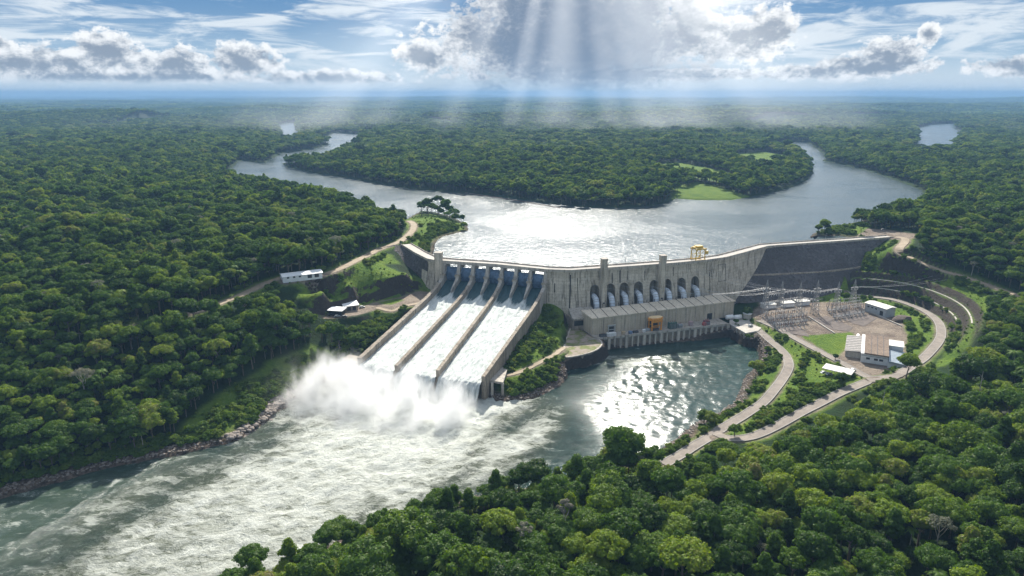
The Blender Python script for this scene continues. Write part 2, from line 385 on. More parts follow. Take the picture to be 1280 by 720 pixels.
# roads: (pixel points), width
def roadline(s, z=None): return smooth_line([np.array(p) for p in QP(s)], 8)
ROADS = {
 'left_ridge': (roadline("165 410; 200 403; 238 388; 262 379; 300 364; 330 352; 350 346"), 5.5),
 'ridge_upper': (roadline("408 343; 432 333; 455 321; 475 311; 492 305; 503 301"), 6),
 'headland': (roadline("500 302; 508 295; 516 286; 517 279; 511 273"), 6),
 'pad_lower': (roadline("470 388; 490 391; 510 386; 527 381; 536 372"), 4),
 'quay_track': (roadline("612 472; 640 467; 662 459; 684 448; 697 440; 706 430"), 3.4),
 'bank': (roadline("925 402; 945 412; 962 425; 979 440; 986 455; 978 474; 962 495; 940 512; 905 533; 880 550; 855 565; 830 580"), 5.4),
 'lower_loop': (roadline("895 541; 912 548; 940 545; 975 530; 1010 512; 1050 492; 1085 477"), 5.4),
 'yard': (roadline("948 403; 970 412; 1000 428; 1030 443; 1060 458; 1090 472; 1125 470"), 4.8),
 'yard_loop': (roadline("1085 476; 1115 473; 1140 458; 1162 440; 1176 420; 1172 402; 1152 389; 1120 378; 1090 370; 1060 364"), 5.4),
 'upper': (roadline("1118 297; 1132 300; 1124 311; 1135 321; 1165 333; 1200 345; 1240 358; 1280 372; 1340 392"), 6.5),
}
_YL = [tuple(p) for p in roadline("1150 452; 1162 440; 1176 420; 1172 402; 1152 389; 1120 378; 1090 370; 1060 364")]
TERR_R = QP("1045 356; 1060 330; 1110 332; 1150 336; 1190 350; 1228 366; 1240 400; 1225 425; 1195 445; 1180 430; 1184 408; 1170 390; 1140 376; 1100 366; 1070 360")
TERR_L = QP("372 372; 400 366; 440 358; 475 348; 500 340; 522 352; 500 364; 470 371; 440 376; 405 386; 385 392; 372 386")
YARD = QP("938 398; 952 376; 1080 376; 1128 400; 1136 425; 1130 452; 1100 468; 1082 470; 1040 452; 985 420")
PAD = QP("395 388; 410 394; 430 399; 450 400; 470 392; 487 388; 510 389; 530 380; 543 366; 525 357; 505 356; 470 375; 440 378; 415 381")
QUAYPAD = QP("706 440; 712 400; 722 385; 745 400; 745 420; 755 432; 742 441; 715 446")
YARD_Z, PAD_Z, QUAY_Z = 11.2, 25.0, 9.0
SHEDPAD = QP("345 352; 360 357; 380 356; 415 350; 430 342; 405 338; 370 341")
CARPARK = QP("1068 292; 1085 285; 1110 286; 1150 292; 1146 298; 1120 301; 1095 298")
def height(X, Y, detail=True):
    X = np.asarray(X, float); Y = np.asarray(Y, float)
    fb = far_blend(X, Y)
    nh = np.where(fb < 1, near_h(np.clip(X, -600, 700), np.clip(Y, -120, 940)), 50.0)
    nh = np.clip(nh, -8, 62)
    nh = nh+(fbm(X/23, Y/23, 3, 3)-.5)*2.4*(nh > 3)
    nh = nh+(fbm(X/95, Y/80, 3, 4)-.5)*20*sstep(-150, -260, X)*sstep(22, 42, nh)
    # cut benches
    for poly, stp, z0 in ((TERR_L, 8.0, 25.0),):
        m = sstep(3, -2, sdist(X, Y, poly)) if True else 0
        q = (nh-z0)/stp; fr = q-np.floor(q); tq = np.floor(q)+sstep(.12, .62, fr)
        m = m*.75; nh = nh*(1-m)+(z0+stp*tq)*m
    # benches blasted into the hillside outside the loop road
    dl, tl = seg_dist(X, Y, _YL, False); side = ~inside(X, Y, _YL); nseg = len(_YL)-1
    dj = dl+(fbm(X/6, Y/6, 3, 12)-.5)*1.6
    prof = 12.4+(5.5*sstep(5.5, 8.2, dj)+6.0*sstep(12.0, 15.0, dj)+5.5*sstep(19.0, 23.0, dj))*sstep(.02, .30, tl/nseg)*sstep(1.0, .93, tl/nseg)
    m = side*sstep(31, 23, dl)*sstep(.03, .16, tl/nseg)*sstep(1.0, .95, tl/nseg)*(dl < 40)
    nh = nh*(1-m)+prof*m
    # upstream plain and hills
    r = np.hypot(X, Y)
    fh = 56+(fbm(X/420, Y/420, 4, 40)-.5)*26+(fbm(X/1500, Y/800, 3, 50)-.42)*95*sstep(1500, 3500, r)+(fbm(X/7000, Y/5000, 3, 60)-.42)*150*sstep(9000, 14000, r)+(fbm(X/5000+9, Y/3500, 4, 61)-.5)*190*sstep(13000, 20000, r)
    fh = np.clip(fh, 48, 232); fh = np.where(Y < 0, 30, fh)
    h = nh*(1-fb)+fh*fb
    up = line_side(X, Y, axis)
    for poly, z, hard in ((RES, 45, True), (LAKE, 45, False), (REACH, 45, False)):
        d = sdist(X, Y, poly if poly is not RES else RES_WATER)
        ramp = z+1.0+np.clip(d, 0, None)*(.045 if poly is RES else .02)
        lim = np.where(d < 0, np.maximum(z-14, z-.6+d*.5), np.where(d < 600, ramp+2.2*sstep(0, 30, d), 1e4))
        lo = np.where((d > 0) & (d < 60), z+.5+np.clip(d, 0, 5)*.12, -1e3)
        h = np.where(up | (poly is not RES), np.maximum(np.minimum(h, lim), lo), h)
    # under the dam the valley floor drops away downstream
    d = sdist(X, Y, RIVER)
    h = np.where(d < 0, np.minimum(h, np.maximum(-6, -.4+d*.45)), np.where((~up), np.maximum(h, .35+np.clip(d, 0, 4)*.28), h))
    # levelled yards
    for poly, z in ((YARD, YARD_Z), (PAD, PAD_Z), (QUAYPAD, QUAY_Z)):
        dd = sdist(X, Y, poly); m = sstep(5, .5, dd); h = h*(1-m)+(z-.12)*m
    return h
def road_level(h, X, Y):
    """press the ground flat under the roads"""
    for k, (ln, w) in ROADS.items():
        pts = [tuple(p) for p in ln]; d, t = seg_dist(X, Y, pts, False)
        zz = ROADZ[k]; i = np.clip(np.floor(t).astype(int), 0, len(zz)-2); z = zz[i]*(1-(t-i))+zz[i+1]*(t-i)
        m = sstep(w/2+5.5, w/2+1.6, d); h = h*(1-m)+(z-.25)*m
    return h
ROADZ = {}
for k, (ln, w) in ROADS.items():
    a = np.array(ln); z = height(a[:, 0], a[:, 1])
    for _ in range(6): z[1:-1] = (z[:-2]+z[1:-1]*2+z[2:])/4
    ROADZ[k] = z
for k in ('ridge_upper', 'upper'):
    pass
def ground(X, Y):
    X = np.asarray(X, float); Y = np.asarray(Y, float)
    return road_level(height(X, Y), X, Y)
def gz(p): return float(ground(np.array([p[0]]), np.array([p[1]]))[0])

def axis_coords(lo, hi, step, far_lo, far_hi, ratio=.018):
    a = list(np.arange(lo, hi+.01, step)); s = step; x = a[-1]
    while x < far_hi: s = min(s*(1+ratio), 900); x += s; a.append(x)
    s = step; x = a[0]; b = []
    while x > far_lo: s = min(s*(1+ratio*(1 if far_lo < -9000 else 3)), 900); x -= s; b.append(x)
    return np.array(b[::-1]+a)
gx = axis_coords(-330, 420, 2.2, -24000, 24000); gy = axis_coords(185, 680, 2.2, -2500, 26000)
GX, GY = np.meshgrid(gx, gy)
GH = ground(GX, GY)

# clearings and grass, for ground colour and for where trees may stand
GRASS = [QP(s) for s in (
 "240 390; 300 367; 345 352; 350 358; 300 373; 262 389; 235 400",
 "345 356; 400 352; 430 344; 470 326; 482 332; 520 356; 500 362; 440 380; 400 388; 370 372; 380 365",
 "410 342; 440 330; 470 315; 490 318; 500 330; 470 330; 440 343",
 "470 372; 500 356; 545 352; 552 362; 535 385; 480 400; 470 395",
 "500 268; 512 262; 540 265; 564 271; 578 280; 585 289; 545 302; 520 312; 505 305; 508 285",
 "460 380; 520 345; 545 355; 548 368; 500 392; 462 400",
 "215 548; 255 505; 300 475; 345 448; 390 430; 435 436; 448 452; 420 466; 340 530; 310 540; 260 556",
 "682 365; 705 362; 712 385; 700 430; 650 470; 600 480; 640 425; 668 395",
 "610 475; 700 440; 712 470; 650 505; 605 500",
 "940 405; 962 405; 1000 422; 1060 455; 1062 475; 1020 510; 960 540; 905 545; 870 560; 830 590; 820 580; 900 520; 935 500; 955 450; 960 430",
 "1000 418; 1065 412; 1075 420; 1050 452",
 "1040 352; 1070 360; 1130 368; 1180 395; 1190 425; 1150 460; 1120 455; 1128 420; 1120 402; 1075 385; 1020 378; 1010 366",
 "1060 455; 1120 470; 1110 480; 1060 478",
 "1050 352; 1058 335; 1095 312; 1112 300; 1125 300; 1120 315; 1150 328; 1200 342; 1225 352; 1235 368; 1240 398; 1215 435; 1190 450; 1170 460; 1190 420; 1180 395; 1130 370; 1080 360",
 "1028 278; 1060 274; 1085 282; 1090 292; 1060 296; 1035 290",
 "700 300; 700 301; 701 300",
 )]
GRASS_FAR = [[tuple(P(a, b, 54)) for a, b in pts_(s)] for s in (
 "305 247; 318 242; 360 244; 368 251; 340 253; 308 252",
 "838 232; 870 226; 905 232; 950 240; 955 246; 900 250; 868 251; 845 250",
 "800 212; 850 206; 905 214; 930 222; 900 226; 850 220",
 "918 194; 950 188; 985 192; 990 202; 960 208; 925 204",
 )]
NOTREE = [YARD, PAD, QUAYPAD, SHEDPAD, CARPARK]+GRASS+GRASS_FAR
BUSH = [QP(s) for s in (
 "1000 485; 1018 478; 1045 480; 1066 484; 1040 495; 1000 512; 965 528; 935 538; 948 522; 985 500",
 "690 370; 703 372; 700 392; 690 415; 665 440; 640 462; 620 470; 640 440; 670 405",
 "632 480; 690 455; 705 462; 690 478; 660 490; 640 498",
 "470 402; 520 388; 545 372; 530 395; 470 430; 430 440; 400 430; 440 408",
 "1050 348; 1062 332; 1100 312; 1118 316; 1150 330; 1200 347; 1238 362; 1228 368; 1180 352; 1120 334; 1070 342",
 "524 281; 550 277; 572 283; 572 287; 548 287; 528 286",
 "1040 292; 1030 280; 1045 277; 1070 281; 1060 292",
 "1122 402; 1132 398; 1150 420; 1140 442; 1128 440; 1128 420",
 "280 520; 340 480; 380 462; 385 475; 350 500; 320 535; 290 540",
 "230 545; 300 485; 360 450; 420 440; 440 455; 380 482; 330 518; 290 538",
 "0 585; 130 560; 230 540; 290 528; 300 540; 200 566; 60 598; 0 612",
 )]
def zones(X, Y, H):
    n = fbm(X/9, Y/9, 3, 90); g = np.zeros(X.shape)
    for poly in GRASS+GRASS_FAR:
        g = np.maximum(g, sstep(2.0, -2.0, sdist(X, Y, poly)+(n-.5)*7))
    dr = np.full(X.shape, 1e6)
    for k, (ln, w) in ROADS.items(): dr = np.minimum(dr, seg_dist(X, Y, [tuple(p) for p in ln], False)[0]-w/2)
    g = np.maximum(g, sstep(5, 2, dr+(n-.5)*3)*.9)
    dirt = sstep(2.5, .3, dr+(n-.5)*2)
    for poly in (YARD, PAD, QUAYPAD, SHEDPAD, CARPARK): dirt = np.maximum(dirt, sstep(1.5, -1.5, sdist(X, Y, poly)+(n-.5)*4))
    ov = QP("472 376; 485 369; 500 371; 505 377; 490 383; 477 382")
    m = sstep(1, -2, sdist(X, Y, ov)+(n-.5)*3); dirt *= 1-m; g = np.maximum(g, m)
    m = sstep(1, -1, sdist(X, Y, QP("1000 421; 1064 415; 1070 420; 1048 446; 1040 444"))+(n-.5)*1.2); dirt *= 1-m; g = np.maximum(g, m)
    m = sstep(1, -1, sdist(X, Y, QP("708 436; 735 434; 752 428; 756 434; 742 442; 710 447"))+(n-.5)*2); dirt *= 1-m*.8; g = np.maximum(g, m*.7)
    db = np.abs(sdist(X, Y, RIVER)); rock = sstep(9, 3, db+(n-.5)*9)*(H < 9)
    du = sdist(X, Y, RES_WATER); rock = np.maximum(rock, sstep(6, 1, np.abs(du)+(n-.5)*4)*.8*(H > 43)*(H < 50))
    return g, dirt, rock
fine = (np.abs(GX-50) < 520) & (GY > 120) & (GY < 800)
G = np.zeros(GX.shape); D_ = np.zeros(GX.shape); K = np.zeros(GX.shape)
g_, d_, k_ = zones(GX[fine], GY[fine], GH[fine]); G[fine] = g_; D_[fine] = d_; K[fine] = k_
farm = (~fine) & (GY > 0) & (GY < 3000) & (np.abs(GX) < 2500); gg = np.zeros(farm.sum())
for poly in GRASS_FAR: gg = np.maximum(gg, sstep(6, -6, sdist(GX[farm], GY[farm], poly)))
G[farm] = gg
CUT = np.zeros(GX.shape); x_, y_ = GX[fine], GY[fine]; dl, tl = seg_dist(x_, y_, _YL, False); dj = dl+(fbm(x_/6, y_/6, 3, 12)-.5)*1.6; ns_ = len(_YL)-1
rz_ = np.maximum.reduce([sstep(a-.6, a+.3, dj)*sstep(b+.6, b-.3, dj) for a, b in ((5.0, 9.2), (11.5, 16), (18.5, 23.5))])
CUT[fine] = rz_*(~inside(x_, y_, _YL))*sstep(.12, .35, tl/ns_)*sstep(1.0, .95, tl/ns_)
def grid_mesh(name, X, Y, Z, mat, attrs=None, smooth=True):
    ny, nx = X.shape; me = bpy.data.meshes.new(name); me.vertices.add(nx*ny)
    me.vertices.foreach_set('co', np.stack([X, Y, Z], -1).ravel().astype(np.float32))
    i = np.arange((ny-1)*(nx-1)); r = i//(nx-1); c = i % (nx-1); a = r*nx+c
    f = np.stack([a, a+1, a+nx+1, a+nx], -1).ravel().astype(np.int32)
    me.loops.add(len(f)); me.loops.foreach_set('vertex_index', f); me.polygons.add(len(i)); me.polygons.foreach_set('loop_start', (np.arange(len(i))*4).astype(np.int32))
    me.update(calc_edges=True)
    if smooth: me.polygons.foreach_set('use_smooth', np.ones(len(i), bool))
    for k, v in (attrs or {}).items():
        at = me.attributes.new(k, 'FLOAT', 'POINT'); at.data.foreach_set('value', np.ravel(v).astype(np.float32))
    me.materials.append(mat); me.update(); return link(bpy.data.objects.new(name, me))
def ground_material():
    m, t, b, out = new_mat('ground'); geo = t.node('ShaderNodeNewGeometry'); pos = geo.outputs['Position']
    def att(n): return t.node('ShaderNodeAttribute', attribute_name=n).outputs['Fac']
    n1 = t.noise(pos, .06, 5, .6); n2 = t.noise(pos, .5, 6, .65); n3 = t.noise(pos, 2.2, 5, .6)
    floor_ = t.mix(n2, (.012, .024, .008), (.03, .05, .015))
    floor_ = t.mix(t.maprange(n1, .35, .7), floor_, (.022, .05, .016))
    grass = t.ramp(t.math('ADD', t.math('MULTIPLY', n1, .55), t.math('MULTIPLY', n2, .5)), [(.28, (.04, .08, .012)), (.45, (.085, .15, .02)), (.60, (.135, .20, .026)), (.78, (.20, .21, .055))])
    dirt = t.mix(t.maprange(t.math('ADD', t.math('MULTIPLY', n1, .6), t.math('MULTIPLY', n2, .4)), .35, .65), (.16, .125, .10), (.33, .27, .21))
    rock = t.mix(t.maprange(n2, .3, .7), (.05, .037, .028), (.19, .145, .11))
    c = t.mix(att('grass'), floor_, grass); c = t.mix(att('dirt'), c, dirt); c = t.mix(att('rock'), c, rock)
    nz = t.xyz(geo.outputs['True Normal'])[2]
    steep = t.maprange(t.math('ADD', nz, t.math('MULTIPLY', t.math('SUBTRACT', n2, .5), .35)), .46, .62, 1., 0.)
    steep = t.math('MAXIMUM', steep, t.math('MULTIPLY', att('cut'), t.maprange(n2, .22, .42)))
    c = t.mix(steep, c, t.mix(n2, (.028, .024, .021), (.085, .07, .055)))
    t.l.new(c, b.inputs['Base Color']); b.inputs['Roughness'].default_value = .95; b.inputs['Specular IOR Level'].default_value = .1
    t.l.new(t.bump(t.math('ADD', n3, t.math('MULTIPLY', n2, 2.)), .9, .8), b.inputs['Normal'])
    return m
M_ground = ground_material()
terr = grid_mesh('ground', GX, GY, GH, M_ground, {'grass': G, 'dirt': D_, 'rock': K, 'cut': CUT}); tag(terr, 'forested ground and cleared slopes around the dam', kind='structure')

# ------------------------------------------------------------------ roads
def road_mat(name, c0, c1):
    m, t, b, out = new_mat(name); geo = t.node('ShaderNodeNewGeometry'); pos = geo.outputs['Position']
    n = t.noise(pos, .16, 6, .65); n2 = t.noise(pos, 1.4, 5, .6)
    t.l.new(t.mix(t.maprange(t.math('ADD', t.math('MULTIPLY', n, .6), t.math('MULTIPLY', n2, .4)), .35, .66), c0, c1), b.inputs['Base Color']); b.inputs['Roughness'].default_value = .9
    t.l.new(t.bump(n2, .4, .2), b.inputs['Normal']); return m
M_road = road_mat('worn_road', (.19, .16, .135), (.30, .255, .21)); M_track = road_mat('dirt_track', (.25, .19, .125), (.40, .32, .22))
M_kerb = simple('kerb_concrete', (.36, .34, .31), .85)
RN = {'left_ridge': ('dirt_road', M_track), 'ridge_upper': ('dirt_road', M_track), 'headland': ('dirt_road', M_track), 'pad_lower': ('dirt_road', M_track), 'quay_track': ('dirt_road', M_track),
      'bank': ('road', M_road), 'lower_loop': ('road', M_road), 'yard': ('road', M_road), 'yard_loop': ('road', M_road), 'upper': ('dirt_road', M_track)}
for ri, (k, (ln, w)) in enumerate(ROADS.items()):
    ln = [np.array(p) for p in ln]; zz = ROADZ[k]; nm, mt = RN[k]; lift = .06+.013*ri
    L = off_line(ln, -w/2); Rr = off_line(ln, w/2); vs = []; fs = []
    wob = [(fbm(np.array([i*.7]), np.array([ri*5.]), 2, 5)[0]-.5)*(1.6 if mt is M_track else .3) for i in range(len(ln))]
    for i in range(len(ln)):
        for q, s in ((L[i], 1+wob[i]/w), (Rr[i], 1-wob[i]/w)):
            c = ln[i]; q = c+(q-c)*s; vs += [(q[0], q[1], zz[i]+lift), (q[0]+(q[0]-c[0])*.12, q[1]+(q[1]-c[1])*.12, zz[i]-.5)]
    for i in range(len(ln)-1):
        a = i*4; b2 = a+4; fs += [(a, a+2, b2+2, b2), (a+1, a, b2, b2+1), (a+2, a+3, b2+3, b2+2)]
    tag(mesh_obj(nm, vs, fs, mt, smooth=False), kind='structure')
    if nm == 'road':
        kb = MB()
        for side in (-1, 1):
            o1 = off_line(ln, side*(w/2)); o2 = off_line(ln, side*(w/2+.35))
            for i in range(len(ln)-1):
                if min(np.hypot(*(o1[i]-np.array(p))) for kk, (l2, w2) in ROADS.items() if kk != k for p in l2) < 6: continue
                kb.add([(*o1[i], zz[i]+.05), (*o1[i+1], zz[i+1]+.05), (*o2[i+1], zz[i+1]+.05), (*o2[i], zz[i]+.05), (*o1[i], zz[i]+.30), (*o1[i+1], zz[i+1]+.30), (*o2[i+1], zz[i+1]+.30), (*o2[i], zz[i]+.30)],
                       [(4, 5, 6, 7), (0, 1, 5, 4), (2, 3, 7, 6), (1, 2, 6, 5), (3, 0, 4, 7)])
        tag(kb.build('road_kerb', M_kerb), kind='structure')

# ------------------------------------------------------------------ water
def water_mat():
    m, t, b, out = new_mat('calm_water'); geo = t.node('ShaderNodeNewGeometry'); pos = geo.outputs['Position']
    b.inputs['Base Color'].default_value = (.045, .07, .072, 1); b.inputs['IOR'].default_value = 1.33; b.inputs['Specular IOR Level'].default_value = .85
    big = t.noise(pos, .006, 4, .6, 1.2); wind = t.maprange(big, .36, .62)
    n1 = t.noise(pos, .22, 6, .65, .4); n2 = t.noise(pos, .035, 4, .6, .8)
    t.l.new(t.maprange(wind, 0, 1, .19, .27, False), b.inputs['Roughness'])
    t.l.new(t.bump(t.math('ADD', t.math('MULTIPLY', n1, 1.), t.math('MULTIPLY', n2, 1.0)), .65, 1.0), b.inputs['Normal'])
    return m
M_calm = water_mat()
def flat_poly(name, poly, z, mat):
    bm = bmesh.new(); vs = [bm.verts.new((float(x), float(y), z)) for x, y in poly]; f = bm.faces.new(vs); bmesh.ops.triangulate(bm, faces=[f]); bmesh.ops.recalc_face_normals(bm, faces=bm.faces)
    for f in bm.faces:
        if f.normal.z < 0: f.normal_flip()
    me = bpy.data.meshes.new(name); bm.to_mesh(me); bm.free(); me.materials.append(mat); return link(bpy.data.objects.new(name, me))
def grow(poly, d, skip=()):
    n = len(poly); a = sum(poly[i][0]*poly[(i+1) % n][1]-poly[(i+1) % n][0]*poly[i][1] for i in range(n)); s = 1 if a > 0 else -1; out = []
    for i in range(n):
        p = np.array(poly[i-1]); q = np.array(poly[(i+1) % n]); t = (q-p)/max(np.hypot(*(q-p)), 1e-6); nn = np.array((t[1], -t[0]))*s
        out.append(tuple(np.array(poly[i])+(nn*d if i not in skip else 0)))
    return out
NR = len(RES)
tag(flat_poly('reservoir_water', grow(RES, 7)[:NR]+list(RES_WATER[NR:]), 45.0, M_calm), kind='structure')
tag(flat_poly('lake_water', grow(LAKE, 12), 45.0, M_calm), kind='structure')
tag(flat_poly('upstream_water', grow(REACH, 12), 45.0, M_calm), kind='structure')

FLOWD = P(150, 690, 0)-P(530, 490, 0); FLOWD = FLOWD/np.hypot(*FLOWD)
# river downstream: displaced sheet with foam
rx = np.arange(-420, 215, 1.1); ry = np.arange(130, 520, 1.1); RX, RY = np.meshgrid(rx, ry)
o = P(525, 490, 0); u = (RX-o[0])*FLOWD[0]+(RY-o[1])*FLOWD[1]; v = -(RX-o[0])*FLOWD[1]+(RY-o[1])*FLOWD[0]    # u along the flow, v across (positive: towards the near bank)
def river_fields():
    cu = np.array([-60, 0, 60, 130, 220, 330, 450]); 
    n = fbm(u/42+3, v/18, 4, 200)
    core = np.interp(u, [-40, 0, 70, 150, 260, 420], [58, 72, 66, 60, 50, 42])
    cen = np.interp(u, [-40, 0, 70, 150, 260, 420], [10, 12, 24, 32, 34, 34])
    lat = np.abs(v-cen)/core
    foam = sstep(1.5, .35, lat+(n-.5)*1.1)*np.interp(u, [-45, -20, 40, 130, 230, 380], [0, 1.1, 1.02, .74, .52, .36])
    turb = sstep(2.2, .5, lat)*np.interp(u, [-40, 0, 120, 350], [.6, 1, .75, .45])
    return np.clip(foam, 0, 1.1), turb
foam, turb = river_fields()
# eddies below the power station
qd = np.hypot((RX-P(800, 450, 0)[0])/55, (RY-P(800, 450, 0)[1])/16); foam = np.maximum(foam, .30*sstep(1.2, .2, qd)); foam = np.maximum(foam, .20*sstep(60, 200, u)*(fbm(u/30, v/16, 3, 270)+.3))
calm = sstep(26, 2, np.abs(RY-np.interp(RX, [60, 170], [468, 496]))*(1) )*sstep(55, 70, RX)
amp = .16+.95*turb*(1-calm)
stre = (u*.25, v)
W = (fbm(u/9, v/4.2, 4, 300)-.5)*3.2+(fbm(RX/3.1, RY/3.1, 3, 310)-.5)*1.1
W2 = -np.abs(fbm(u/16, v/9, 4, 320)-.5)*3.0
pool = sstep(-60, -10, RX)
RZ = (W+W2+.4)*amp+(fbm(RX/3.4, RY/2.2, 4, 350)-.5)*.20*np.clip(pool, .40, 1)*(1-.75*calm)
river_attrs = {'foam': foam, 'turb': turb}
def river_mat():
    m, t, b, out = new_mat('river_water'); geo = t.node('ShaderNodeNewGeometry'); pos = geo.outputs['Position']
    mp = t.node('ShaderNodeMapping', vector_type='POINT'); t.l.new(pos, mp.inputs[0]); mp.inputs['Rotation'].default_value = (0, 0, -atan2(FLOWD[1], FLOWD[0])); mp.inputs['Scale'].default_value = (.42, 1, 1)
    f = t.node('ShaderNodeAttribute', attribute_name='foam').outputs['Fac']; tb = t.node('ShaderNodeAttribute', attribute_name='turb').outputs['Fac']
    w = t.noise(mp.outputs[0], .11, 5, .6, .9, out='Color')
    pv = t.vec('ADD', mp.outputs[0], t.vec('SCALE', t.vec('SUBTRACT', w, (.5, .5, .5)), 9.0))
    a = t.noise(pv, .14, 8, .68, .5); r1 = t.math('SUBTRACT', 1.0, t.math('ABSOLUTE', t.math('MULTIPLY', t.math('SUBTRACT', t.noise(pv, .20, 7, .62, .3), .5), 5.5)))
    r2 = t.math('SUBTRACT', 1.0, t.math('ABSOLUTE', t.math('MULTIPLY', t.math('SUBTRACT', t.noise(pv, .55, 6, .6, .4), .5), 5.0)))
    pat = t.math('ADD', t.math('ADD', t.math('MULTIPLY', a, 1.35), -.42), t.math('ADD', t.math('MULTIPLY', r1, .25), t.math('MULTIPLY', r2, .16)))
    k = t.maprange(t.math('ADD', pat, t.math('MULTIPLY', t.math('SUBTRACT', f, .5), .74)), .30, .92)
    deep = t.mix(f, (.012, .034, .026), (.15, .16, .095)); deep = t.mix(t.maprange(a, .35, .7), deep, t.mix(f, (.018, .05, .042), (.25, .25, .17)))
    c = t.mix(k, deep, t.mix(t.noise(pv, .9, 5, .6), (.46, .48, .41), (.74, .755, .69)))
    t.l.new(c, b.inputs['Base Color']); t.l.new(t.maprange(k, 0, 1, .17, .75, False), b.inputs['Roughness']); b.inputs['IOR'].default_value = 1.33
    h = t.math('ADD', t.math('ADD', t.math('MULTIPLY', t.noise(pv, .5, 6, .65, .5), 1.6), t.math('MULTIPLY', t.noise(pos, .62, 6, .72, .4), 2.6)), t.math('ADD', t.math('MULTIPLY', k, .35), t.math('MULTIPLY', r2, .35)))
    bn = t.bump(h, .8, .9); t.set(bn.node.inputs['Strength'], t.maprange(tb, .15, .6, .16, .8)); t.l.new(bn, b.inputs['Normal']); return m
M_river = river_mat()
tag(grid_mesh('river_water', RX, RY, RZ, M_river, river_attrs), kind='structure')
# ------------------------------------------------------------------ the dam
def concrete_mat(name, c0, c1, joints=True, streak=.75, uvx=7.5, uvz=2.6, jd=.55):
    m, t, b, out = new_mat(name); geo = t.node('ShaderNodeNewGeometry'); pos = geo.outputs['Position']; tc = t.node('ShaderNodeTexCoord')
    n1 = t.noise(pos, .09, 6, .65); n2 = t.noise(pos, .9, 6, .65); o = t.xyz(pos)
    sv = t.comb(t.math('MULTIPLY', o[0], .55), t.math('MULTIPLY', o[1], .55), t.math('MULTIPLY', o[2], .035)); n3 = t.noise(sv, 1., 6, .7)
    c = t.mix(t.maprange(t.math('ADD', t.math('MULTIPLY', n1, .5), t.math('MULTIPLY', n2, .5)), .34, .66), c0, c1)
    c = t.mix(t.math('MULTIPLY', t.maprange(n3, .48, .65), streak), c, tuple(x*.33 for x in c0))
    c = t.mix(t.math('MULTIPLY', t.maprange(n3, .44, .34), streak*.4), c, tuple(min(1, x*1.18) for x in c1))
    h = n2
    if joints:
        br = t.node('ShaderNodeTexBrick'); t.l.new(tc.outputs['UV'], br.inputs[0]); br.offset = 0; br.inputs['Scale'].default_value = 1; br.inputs['Mortar Size'].default_value = .10; br.inputs['Mortar Smooth'].default_value = .3
        br.inputs['Brick Width'].default_value = uvx; br.inputs['Row Height'].default_value = uvz; br.inputs['Color1'].default_value = (1, 1, 1, 1); br.inputs['Color2'].default_value = (.86, .86, .86, 1); br.inputs['Mortar'].default_value = (0, 0, 0, 1)
        c = t.mix(t.math('MULTIPLY', br.outputs['Fac'], jd), c, tuple(x*.35 for x in c0))
        mm = t.node('ShaderNodeMix', data_type='RGBA', blend_type='MULTIPLY'); mm.inputs[0].default_value = .8; t.l.new(c, mm.inputs[6]); t.l.new(br.outputs['Color'], mm.inputs[7]); 
        mk = t.mix(br.outputs['Fac'], mm.outputs[2], c); c = mk; h = t.math('SUBTRACT', n2, t.math('MULTIPLY', br.outputs['Fac'], 1.5))
    t.l.new(c, b.inputs['Base Color']); b.inputs['Roughness'].default_value = .88; b.inputs['Specular IOR Level'].default_value = .25
    t.l.new(t.bump(h, .35, .15), b.inputs['Normal']); return m
M_face = concrete_mat('dam_concrete', (.46, .395, .30), (.68, .605, .485))
M_conc = concrete_mat('weathered_concrete', (.36, .32, .265), (.54, .49, .42), False, .6)
M_wallc = concrete_mat('stained_chute_concrete', (.24, .195, .15), (.42, .36, .28), False, .65)
M_deck = concrete_mat('crest_road', (.40, .365, .32), (.55, .51, .45), False, .15)
M_gate = simple('gate_steel', (.095, .16, .25), .55, .1, .35, .35)
M_darkst = simple('dark_steel', (.05, .055, .06), .55, .5)
M_pipe = simple('penstock_paint', (.62, .68, .74), .45, .0, .12, .3)
M_yellow = simple('yellow_paint', (.62, .40, .05), .5, 0, .15)
M_orange = simple('orange_paint', (.72, .30, .05), .5, 0, .15)
M_white = simple('white_paint', (.78, .78, .76), .5, 0, .06)
M_grey = simple('grey_paint', (.33, .35, .36), .6, 0, .15)
M_green = simple('green_paint', (.06, .12, .10), .5, 0, .2)
M_galv = simple('galvanised_steel', (.42, .42, .42), .5, .4, .15)
M_glass = simple('dark_glass', (.03, .04, .05), .15, 0, .2)
M_rubber = simple('black_rubber', (.02, .02, .02), .8)
M_rock = None
def rockfill():
    m, t, b, out = new_mat('rockfill'); geo = t.node('ShaderNodeNewGeometry'); pos = geo.outputs['Position']
    vo = t.node('ShaderNodeTexVoronoi', feature='F1'); t.l.new(pos, vo.inputs['Vector']); vo.inputs['Scale'].default_value = .55
    n1 = t.noise(pos, .05, 5, .6); n2 = t.noise(pos, .8, 6, .7)
    c = t.mix(vo.outputs['Color'], (.07, .062, .06), (.17, .155, .15)); c = t.mix(t.maprange(n1, .35, .65), c, t.mix(n2, (.055, .048, .046), (.13, .115, .105)))
    t.l.new(c, b.inputs['Base Color']); b.inputs['Roughness'].default_value = .95; b.inputs['Specular IOR Level'].default_value = .15
    t.l.new(t.bump(t.math('ADD', vo.outputs['Distance'], n2), .9, .9), b.inputs['Normal']); return m
M_rock = rockfill()

